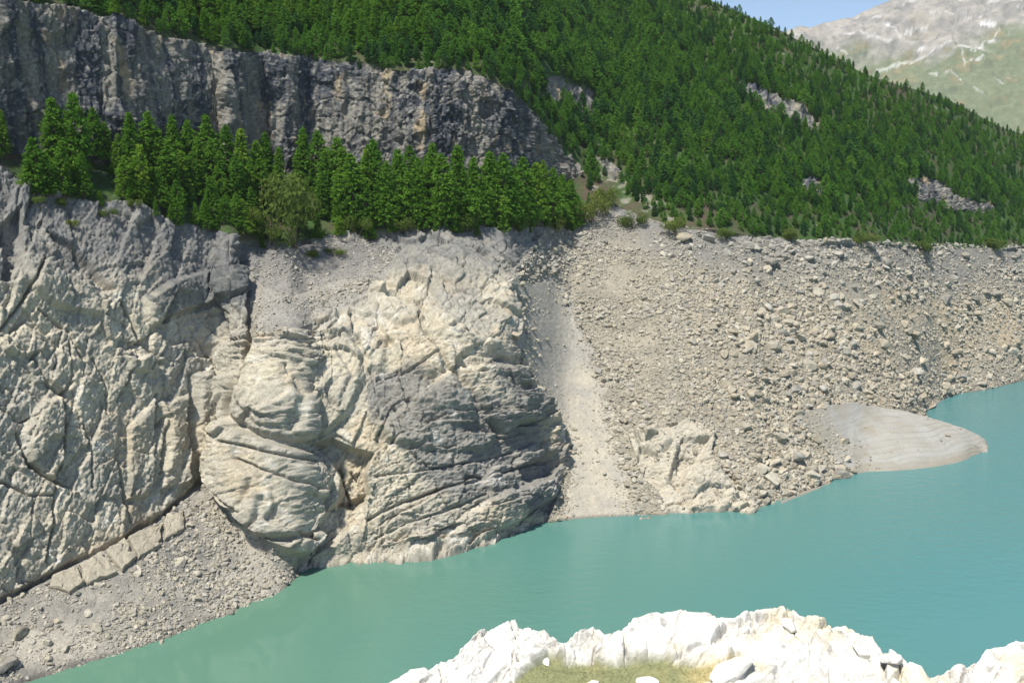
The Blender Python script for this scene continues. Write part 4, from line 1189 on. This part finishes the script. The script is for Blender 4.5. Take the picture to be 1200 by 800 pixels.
# trees on the terrace, read off the photograph: x, tip row, foot row
TERR = [(276, 226, 268), (292, 218, 262), (284, 232, 276), (4, 128, 182), (-8, 140, 186),
        (66, 114, 205), (92, 108, 212), (110, 126, 190), (124, 142, 188), (46, 160, 226), (74, 164, 230), (56, 178, 228), (100, 178, 231), (84, 140, 215), (40, 175, 222),
        (154, 131, 212), (140, 156, 205), (178, 130, 215), (166, 168, 236), (196, 164, 232), (205, 134, 214), (188, 150, 222), (222, 140, 216), (243, 134, 218), (232, 160, 228), (250, 162, 232),
        (268, 146, 216), (282, 150, 228), (258, 176, 236), (276, 178, 238), (300, 164, 240), (290, 184, 246), (312, 154, 214), (328, 172, 222), (305, 186, 250), (148, 182, 232), (214, 176, 232),
        (208, 231, 264), (242, 232, 270), (263, 229, 263),
        (355, 149, 228), (374, 153, 232), (395, 160, 240), (384, 176, 246), (404, 172, 252), (414, 180, 268), (428, 174, 262), (440, 163, 258), (455, 188, 268), (468, 174, 260), (448, 198, 266), (490, 184, 262),
        (505, 167, 254), (480, 200, 266), (520, 180, 264), (516, 206, 268), (538, 170, 258), (555, 184, 264), (546, 204, 266), (574, 177, 258), (566, 206, 266), (590, 180, 260), (604, 196, 266), (612, 184, 258), (628, 190, 262),
        (622, 212, 268), (645, 196, 264), (658, 204, 266), (585, 208, 268), (532, 214, 268), (496, 210, 268), (464, 212, 270), (430, 214, 272), (398, 200, 266), (638, 214, 268), (668, 214, 266), (676, 226, 268)]
_rt = random.Random(4)
for _x in list(range(140, 330, 9)) + list(range(352, 676, 8)):
    _f = _rt.uniform(0.25, 1.0)
    _foot = cbot(_x) + (lip(_x) - cbot(_x)) * _f - 2
    TERR.append((_x + _rt.uniform(-4, 4), _foot - _rt.uniform(15, 60), _foot))
for _x in (52, 118, 150, 178, 196, 226, 252, 284, 304, 372, 398, 436, 462, 488, 512, 540, 560, 596, 622, 648, 664):
    _foot = float(lip(_x)) + _rt.uniform(1, 9)
    TERR.append((_x + _rt.uniform(-4, 4), _foot - _rt.uniform(11, 30), _foot))
ORD = ["first", "second", "third", "fourth", "fifth", "sixth", "seventh", "eighth", "ninth", "tenth", "eleventh", "twelfth", "thirteenth", "fourteenth", "fifteenth", "sixteenth", "seventeenth", "eighteenth", "nineteenth", "twentieth",
       "twenty-first", "twenty-second", "twenty-third", "twenty-fourth", "twenty-fifth", "twenty-sixth", "twenty-seventh", "twenty-eighth", "twenty-ninth", "thirtieth", "thirty-first", "thirty-second", "thirty-third", "thirty-fourth", "thirty-fifth", "thirty-sixth", "thirty-seventh", "thirty-eighth", "thirty-ninth", "fortieth"]
def tree_height(px, tip, foot):
    P, _ = ground_at([px], [foot]); P = P[0]
    r = math.hypot(P[0], P[1])
    top = CAM_H + ray(px, tip)[2] * r
    return P, float(max(top - P[2], 3.0))
def tzone(x, foot):
    if x < 20: return "at the left edge of the picture"
    if x < 132: return "in the tall left clump on the terrace"
    if 200 < x < 270 and foot > 262 - 1 and foot < 272 and x in (208, 242, 263): return "of the three small ones on the rock below the terrace"
    if x < 230: return "in the stand just right of the left clump"
    if x < 335: return "in the stand just left of the round bush"
    if x < 450: return "in the stand just right of the round bush"
    if x < 560: return "in the middle of the terrace stand"
    return "at the right end of the terrace stand"
byz = {}
for tr_ in TERR: byz.setdefault(tzone(tr_[0], tr_[2]), []).append(tr_)
n_ = 0
n_ind = 0
for z_, trs in byz.items():
    trs.sort()
    for j, (x, tip, foot) in enumerate(trs):
        P, h = tree_height(x, tip, foot)
        put_tree(HI[n_ % 6], P, h, ("%s larch from the left %s" % (ORD[j], z_)) if j < len(ORD) else "larch among the right-hand dozens %s" % z_, "larches on the terrace below the cliff", n_, 1.0 if h > 8 else 1.25)
        n_ += 1; n_ind += 1

# forest on the hillside
def forest_ok(px, py):
    k = (py > ridge(px) + 1) & (py < lip(px) - 3)
    k &= ~in_poly(px, py, CLIFF_P)
    below = (px < 690) & (py > ctop(px) - 2)
    k &= ~below
    for oc in OUTCROPS: k &= ~in_poly(px, py - 3, oc)
    k &= ~in_poly(px, py, [(690, 252), (692, 215), (716, 205), (745, 238), (770, 258), (760, 262), (720, 245)])
    return k
rg = np.random.default_rng(55)
cand = 130000
px = rg.uniform(-300, 1420, cand); py = rg.uniform(-330, 292, cand)
k = forest_ok(px, py) & (py > -260)
px, py = px[k], py[k]
P, _ = ground_at(px, py)
r = np.hypot(P[:, 0], P[:, 1])
# even spacing in metres
cell = {}
keep = []
dens = fbm(np.stack([P[:, 0] / 40, P[:, 1] / 40, P[:, 2] / 40], 1), 2, 801)
for i in range(len(px)):
    mind = 1.75 if dens[i] > -0.42 else 2.5
    if py[i] > lip(px[i]) - 25: mind = 2.2
    c_ = (int(P[i, 0] // 5), int(P[i, 1] // 5)); ok = True
    for a in (-1, 0, 1):
        for b in (-1, 0, 1):
            for j in cell.get((c_[0] + a, c_[1] + b), ()):
                if (P[i, 0] - P[j, 0]) ** 2 + (P[i, 1] - P[j, 1]) ** 2 < mind * mind: ok = False; break
    if ok:
        keep.append(i); cell.setdefault(c_, []).append(i)
keep = np.array(keep)
px, py, P, r = px[keep], py[keep], P[keep], r[keep]
hh = np.interp(px, [-300, 600, 800, 1200], [8.6, 7.7, 6.5, 6.2]) * rg.uniform(0.45, 1.2, len(px)) * (1 + 0.3 * fbm(np.stack([P[:, 0] / 25, P[:, 1] / 25, P[:, 2] / 25], 1), 2, 811))
hh = hh * np.where(px > 780, 0.62 + 0.38 * sstep(5, 90, py - ridge(px)), 1.0)
low = np.abs(py - lip(px)) < 40
hh = np.where(low & (px > 690), hh * 0.72, hh)
hh = np.where((px < 690) & (py > ctop(px) - 22), hh * 0.72, hh)
appx = hh / r * FPX * ((px > 2) & (px < 1198) & (py > 12))
ordt = np.argsort(-appx)[:max(0, 296 - n_ind)]
bigt = set(ordt.tolist())
def fzone(x, y):
    if x < 690 and y > ctop(x) - 45:
        if x < 230: return "at the cliff's edge above its left dark streaks"
        if x < 420: return "at the cliff's edge above the middle of the cliff"
        return "at the cliff's edge above its right end"
    if x < 400: return "in the forest high above the middle of the cliff"
    if x < 620: return "in the forest high above the cliff's right end"
    if x < 720: return "in the forest around the pale outcrop right of the cliff"
    if x < 860: return "on the lower forest edge above the scree" if y > 200 else "on the open slope right of the pale outcrop"
    if x < 1000: return "on the lower forest edge above the boulder field" if y > 200 else "below the long grey outcrop in the forest"
    return "on the lower forest edge at the far right" if y > 200 else "below the skyline at the far right"
tcount = {}
for n2_, i in enumerate(ordt):
    z_ = fzone(px[i], py[i])
    tcount[z_] = tcount.get(z_, 0) + 1
    put_tree(MID[n2_ % 6] if px[i] > 500 else HI[n2_ % 6], P[i], hh[i], ("%s larch %s" % (["tallest", "second tallest", "third tallest"][tcount[z_] - 1], z_)) if tcount[z_] <= 3 else "green larch among many alike %s" % z_, "larches " + z_, 5000 + n2_, 1.1)
rest = np.array([i for i in range(len(px)) if i not in bigt])
fsrc = []
for kd in MID:
    me = bpy.data.meshes.new("forest_tree")
    bm = bmesh.new(); bm.from_mesh(kd.crown); n0 = len(bm.faces); bm.from_mesh(kd.trunk)
    bm.faces.ensure_lookup_table()
    for f_ in bm.faces[n0:]: f_.material_index = 1
    bm.to_mesh(me); bm.free(); me.materials.append(kd.crown.materials[0]); me.materials.append(bark)
    fsrc.append(bpy.data.objects.new("forest_tree", me))
rot = np.stack([rg.uniform(-0.03, 0.03, len(rest)), rg.uniform(-0.03, 0.03, len(rest)), rg.uniform(0, 6.28, len(rest))], 1)
wv_ = rg.uniform(0.95, 1.35, len(rest))
scl = np.stack([hh[rest] * wv_, hh[rest] * wv_, hh[rest]], 1)
tag(instances("forest", P[rest] - np.array([0, 0, 0.1]), rot, scl, rg.integers(0, 6, len(rest)), fsrc), "dense dark green larch forest covering the hillside", "forest", kind="stuff")
print("forest", len(px), "individual", n_ind + len(ordt))

# ------------------------------------------------------------------ bushes
def bush_mesh(seed, n, leaf, lobes):
    rg = np.random.default_rng(seed)
    cs = [(rg.normal(size=3) * np.array([0.38, 0.38, 0.16]) + np.array([0, 0, 0.5]), rg.uniform(0.28, 0.48)) for _ in range(lobes)]
    tri = []
    for i in range(n):
        c, rr_ = cs[rg.integers(0, lobes)]
        d = rg.normal(size=3); d /= np.linalg.norm(d)
        p = c + d * rr_ * rg.uniform(0.55, 1.05) * np.array([1, 1, 0.85])
        p[2] = max(p[2], 0.02)
        e1 = rg.normal(size=3); e1 /= np.linalg.norm(e1); e2 = np.cross(e1, d); e2 /= np.linalg.norm(e2) + 1e-9
        s = leaf * rg.uniform(0.6, 1.3)
        tri.append([p - e1 * s * 0.7 - e2 * s * 0.5, p - e1 * s * 0.5 + e2 * s * 0.5, p + e1 * s])
    V = np.array(tri).reshape(-1, 3)
    c = mesh_obj("crown", V, np.arange(len(V)).reshape(-1, 3), L_BUSH, False, link=False); me = c.data; bpy.data.objects.remove(c)
    SV = []; SF = []
    for k in range(5):
        a = 6.28 * k / 5; n0 = len(SV); b = cs[k % lobes][0]
        SV += [(0.03, 0, -0.05), (-0.02, 0.03, -0.05), (-0.02, -0.03, -0.05), (b[0] + 0.008, b[1], b[2]), (b[0] - 0.006, b[1] + 0.008, b[2]), (b[0] - 0.006, b[1] - 0.008, b[2])]
        SF += [(n0 + j, n0 + (j + 1) % 3, n0 + 3 + (j + 1) % 3, n0 + 3 + j) for j in range(3)]
    s = mesh_obj("stem", SV, SF, bark, False, link=False); sm = s.data; bpy.data.objects.remove(s)
    return me, sm
BM = [bush_mesh(900 + i, 2600, 0.055, 9) for i in range(3)]
BUSHES = [(284, 268, 26, 22, 1, "green bush filling the gap left of the low dark bush"), (296, 280, 22, 16, 2, "low bush on the bare lip left of the large round bush"),
          (347, 291, 74, 84, 0, "large round olive green bush among the larches on the terrace"), (318, 286, 30, 22, 1, "low dark bush left of the large round bush"),
          (692, 262, 36, 30, 1, "dull olive shrub at the right end of the terrace trees"), (545, 268, 34, 26, 2, "grey green shrub at the foot of the terrace trees"),
          (712, 240, 26, 22, 0, "green shrub between two pale scree strips"), (742, 268, 24, 18, 1, "small shrub at the right of the pale scree strips"),
          (366, 302, 20, 9, 2, "small dry shrub on the rubble shelf below the bush"), (392, 300, 18, 8, 1, "rightmost small dry shrub on the rubble shelf"),
          (88, 264, 12, 9, 0, "small green tuft shrub on the rock below the left clump"), (127, 256, 14, 10, 1, "small shrub on bare rock right of the left clump"), (72, 240, 16, 10, 2, "low shrub under the left clump of larches"),
          (38, 238, 16, 10, 1, "low shrub at the foot of the left clump, leftmost"), (155, 246, 14, 9, 0, "low shrub on bare rock below the terrace edge"), (470, 272, 26, 18, 0, "low green shrub under the middle of the right stand"),
          (610, 270, 28, 20, 2, "low shrub under the right part of the right stand"), (650, 272, 26, 18, 0, "low shrub under the last larches of the right stand"), (420, 276, 28, 20, 1, "low bush under the left part of the right stand"),
          (790, 272, 26, 16, 1, "low green shrub on the scree's upper edge"), (850, 282, 22, 14, 0, "low green shrub above the dark slanting boulder"), (925, 284, 24, 16, 2, "low green shrub over the dark slab in the scree"),
          (1010, 288, 26, 14, 1, "low green shrub above the boulder field's top"), (1080, 296, 26, 14, 0, "low green shrub left of the white block"), (1165, 294, 26, 14, 2, "low green shrub at the far right tree line")]
for i, (x, y, w, h, kd, lab) in enumerate(BUSHES):
    Pq, _ = ground_at([x], [min(y, shore(x) - 1)]); Pq = Pq[0]
    px_m = np.linalg.norm(Pq - np.array([0, 0, CAM_H])) / FPX
    e = bpy.data.objects.new("bush", None); COL.objects.link(e)
    e.location = Pq; e.rotation_euler = (0, 0, i * 1.7); e.scale = (w * px_m / 1.5, w * px_m / 1.5, h * px_m / 1.05)
    for nm, me in zip(("crown", "stem"), BM[kd]):
        o = bpy.data.objects.new(nm, me); COL.objects.link(o); o.parent = e
    tag(e, lab, "bush", "bushes along the tree line")

# ------------------------------------------------------------------ grass in the near hollow
def tuft(seed, mat):
    rg = np.random.default_rng(seed); V = []
    for k in range(14):
        a = rg.uniform(0, 6.28); b = rg.normal(size=2) * 0.35; h = rg.uniform(0.5, 1.0); l = rg.normal(size=2) * 0.35
        d = np.array([math.cos(a), math.sin(a)]) * 0.07
        V += [(b[0] - d[0], b[1] - d[1], 0), (b[0] + d[0], b[1] + d[1], 0), (b[0] + l[0], b[1] + l[1], h)]
    V = np.array(V)
    return mesh_obj("tuft", V, np.arange(len(V)).reshape(-1, 3), mat, False, link=False)
G_GREEN = leaf_mat("turf_blades", (0.15, 0.17, 0.075), (0.21, 0.225, 0.11)); G_DRY = leaf_mat("dry_blades", (0.28, 0.25, 0.13), (0.44, 0.38, 0.22))
inn = np.nonzero((rockw < 0.25) & (fpy.ravel() < 960))[0]
pick = rg.choice(inn, min(6000, len(inn) * 2))
gp = fp.reshape(-1, 3)[pick] + rg.normal(size=(len(pick), 3)) * np.array([0.03, 0.03, 0])
dry = rg.random(len(pick)) < np.interp(fpx.ravel()[pick], [600, 740, 850], [0.02, 0.15, 0.7])
s_ = rg.uniform(0.010, 0.022, len(pick))
tag(instances("grass", gp, np.stack([0 * s_, 0 * s_, rg.uniform(0, 6.28, len(s_))], 1), np.stack([s_ * 1.2, s_ * 1.2, s_], 1), dry.astype(int), [tuft(1, G_GREEN), tuft(2, G_DRY)]),
    "short green and dry yellow grass in the near hollow", "grass", kind="stuff")

# ------------------------------------------------------------------ air
zmax = max(float(mall[..., 2].max()), float(ALLP[..., 2].max())) + 60
hz_v = [(-1500, -80, -60 if False else -1), ]
lo = np.minimum(np.minimum(ALLP.reshape(-1, 3).min(0), mall.reshape(-1, 3).min(0)), np.array([-900, -60, 0])) - np.array([60, 60, 1.0])
hi_ = np.maximum(np.maximum(ALLP.reshape(-1, 3).max(0), mall.reshape(-1, 3).max(0)), np.array([2600, 2600, CAM_H])) + 60
lo[1] = min(lo[1], -120)
hv = [(x, y, z) for z in (lo[2], hi_[2]) for y in (lo[1], hi_[1]) for x in (lo[0], hi_[0])]
hf = [(0, 2, 3, 1), (4, 5, 7, 6), (0, 1, 5, 4), (2, 6, 7, 3), (0, 4, 6, 2), (1, 3, 7, 5)]
hm = bpy.data.materials.new("thin_haze"); hm.use_nodes = True
hn = hm.node_tree.nodes; hn.remove(hn["Principled BSDF"])
pvn = hn.new("ShaderNodeVolumePrincipled"); pvn.inputs["Color"].default_value = (0.80, 0.90, 1.0, 1); pvn.inputs["Density"].default_value = 0.00006; pvn.inputs["Anisotropy"].default_value = 0.2
hm.node_tree.links.new(pvn.outputs[0], hn["Material Output"].inputs["Volume"])
hz = mesh_obj("haze", hv, hf, hm)
tag(hz, "thin pale mountain haze filling the valley air", "haze", kind="stuff")
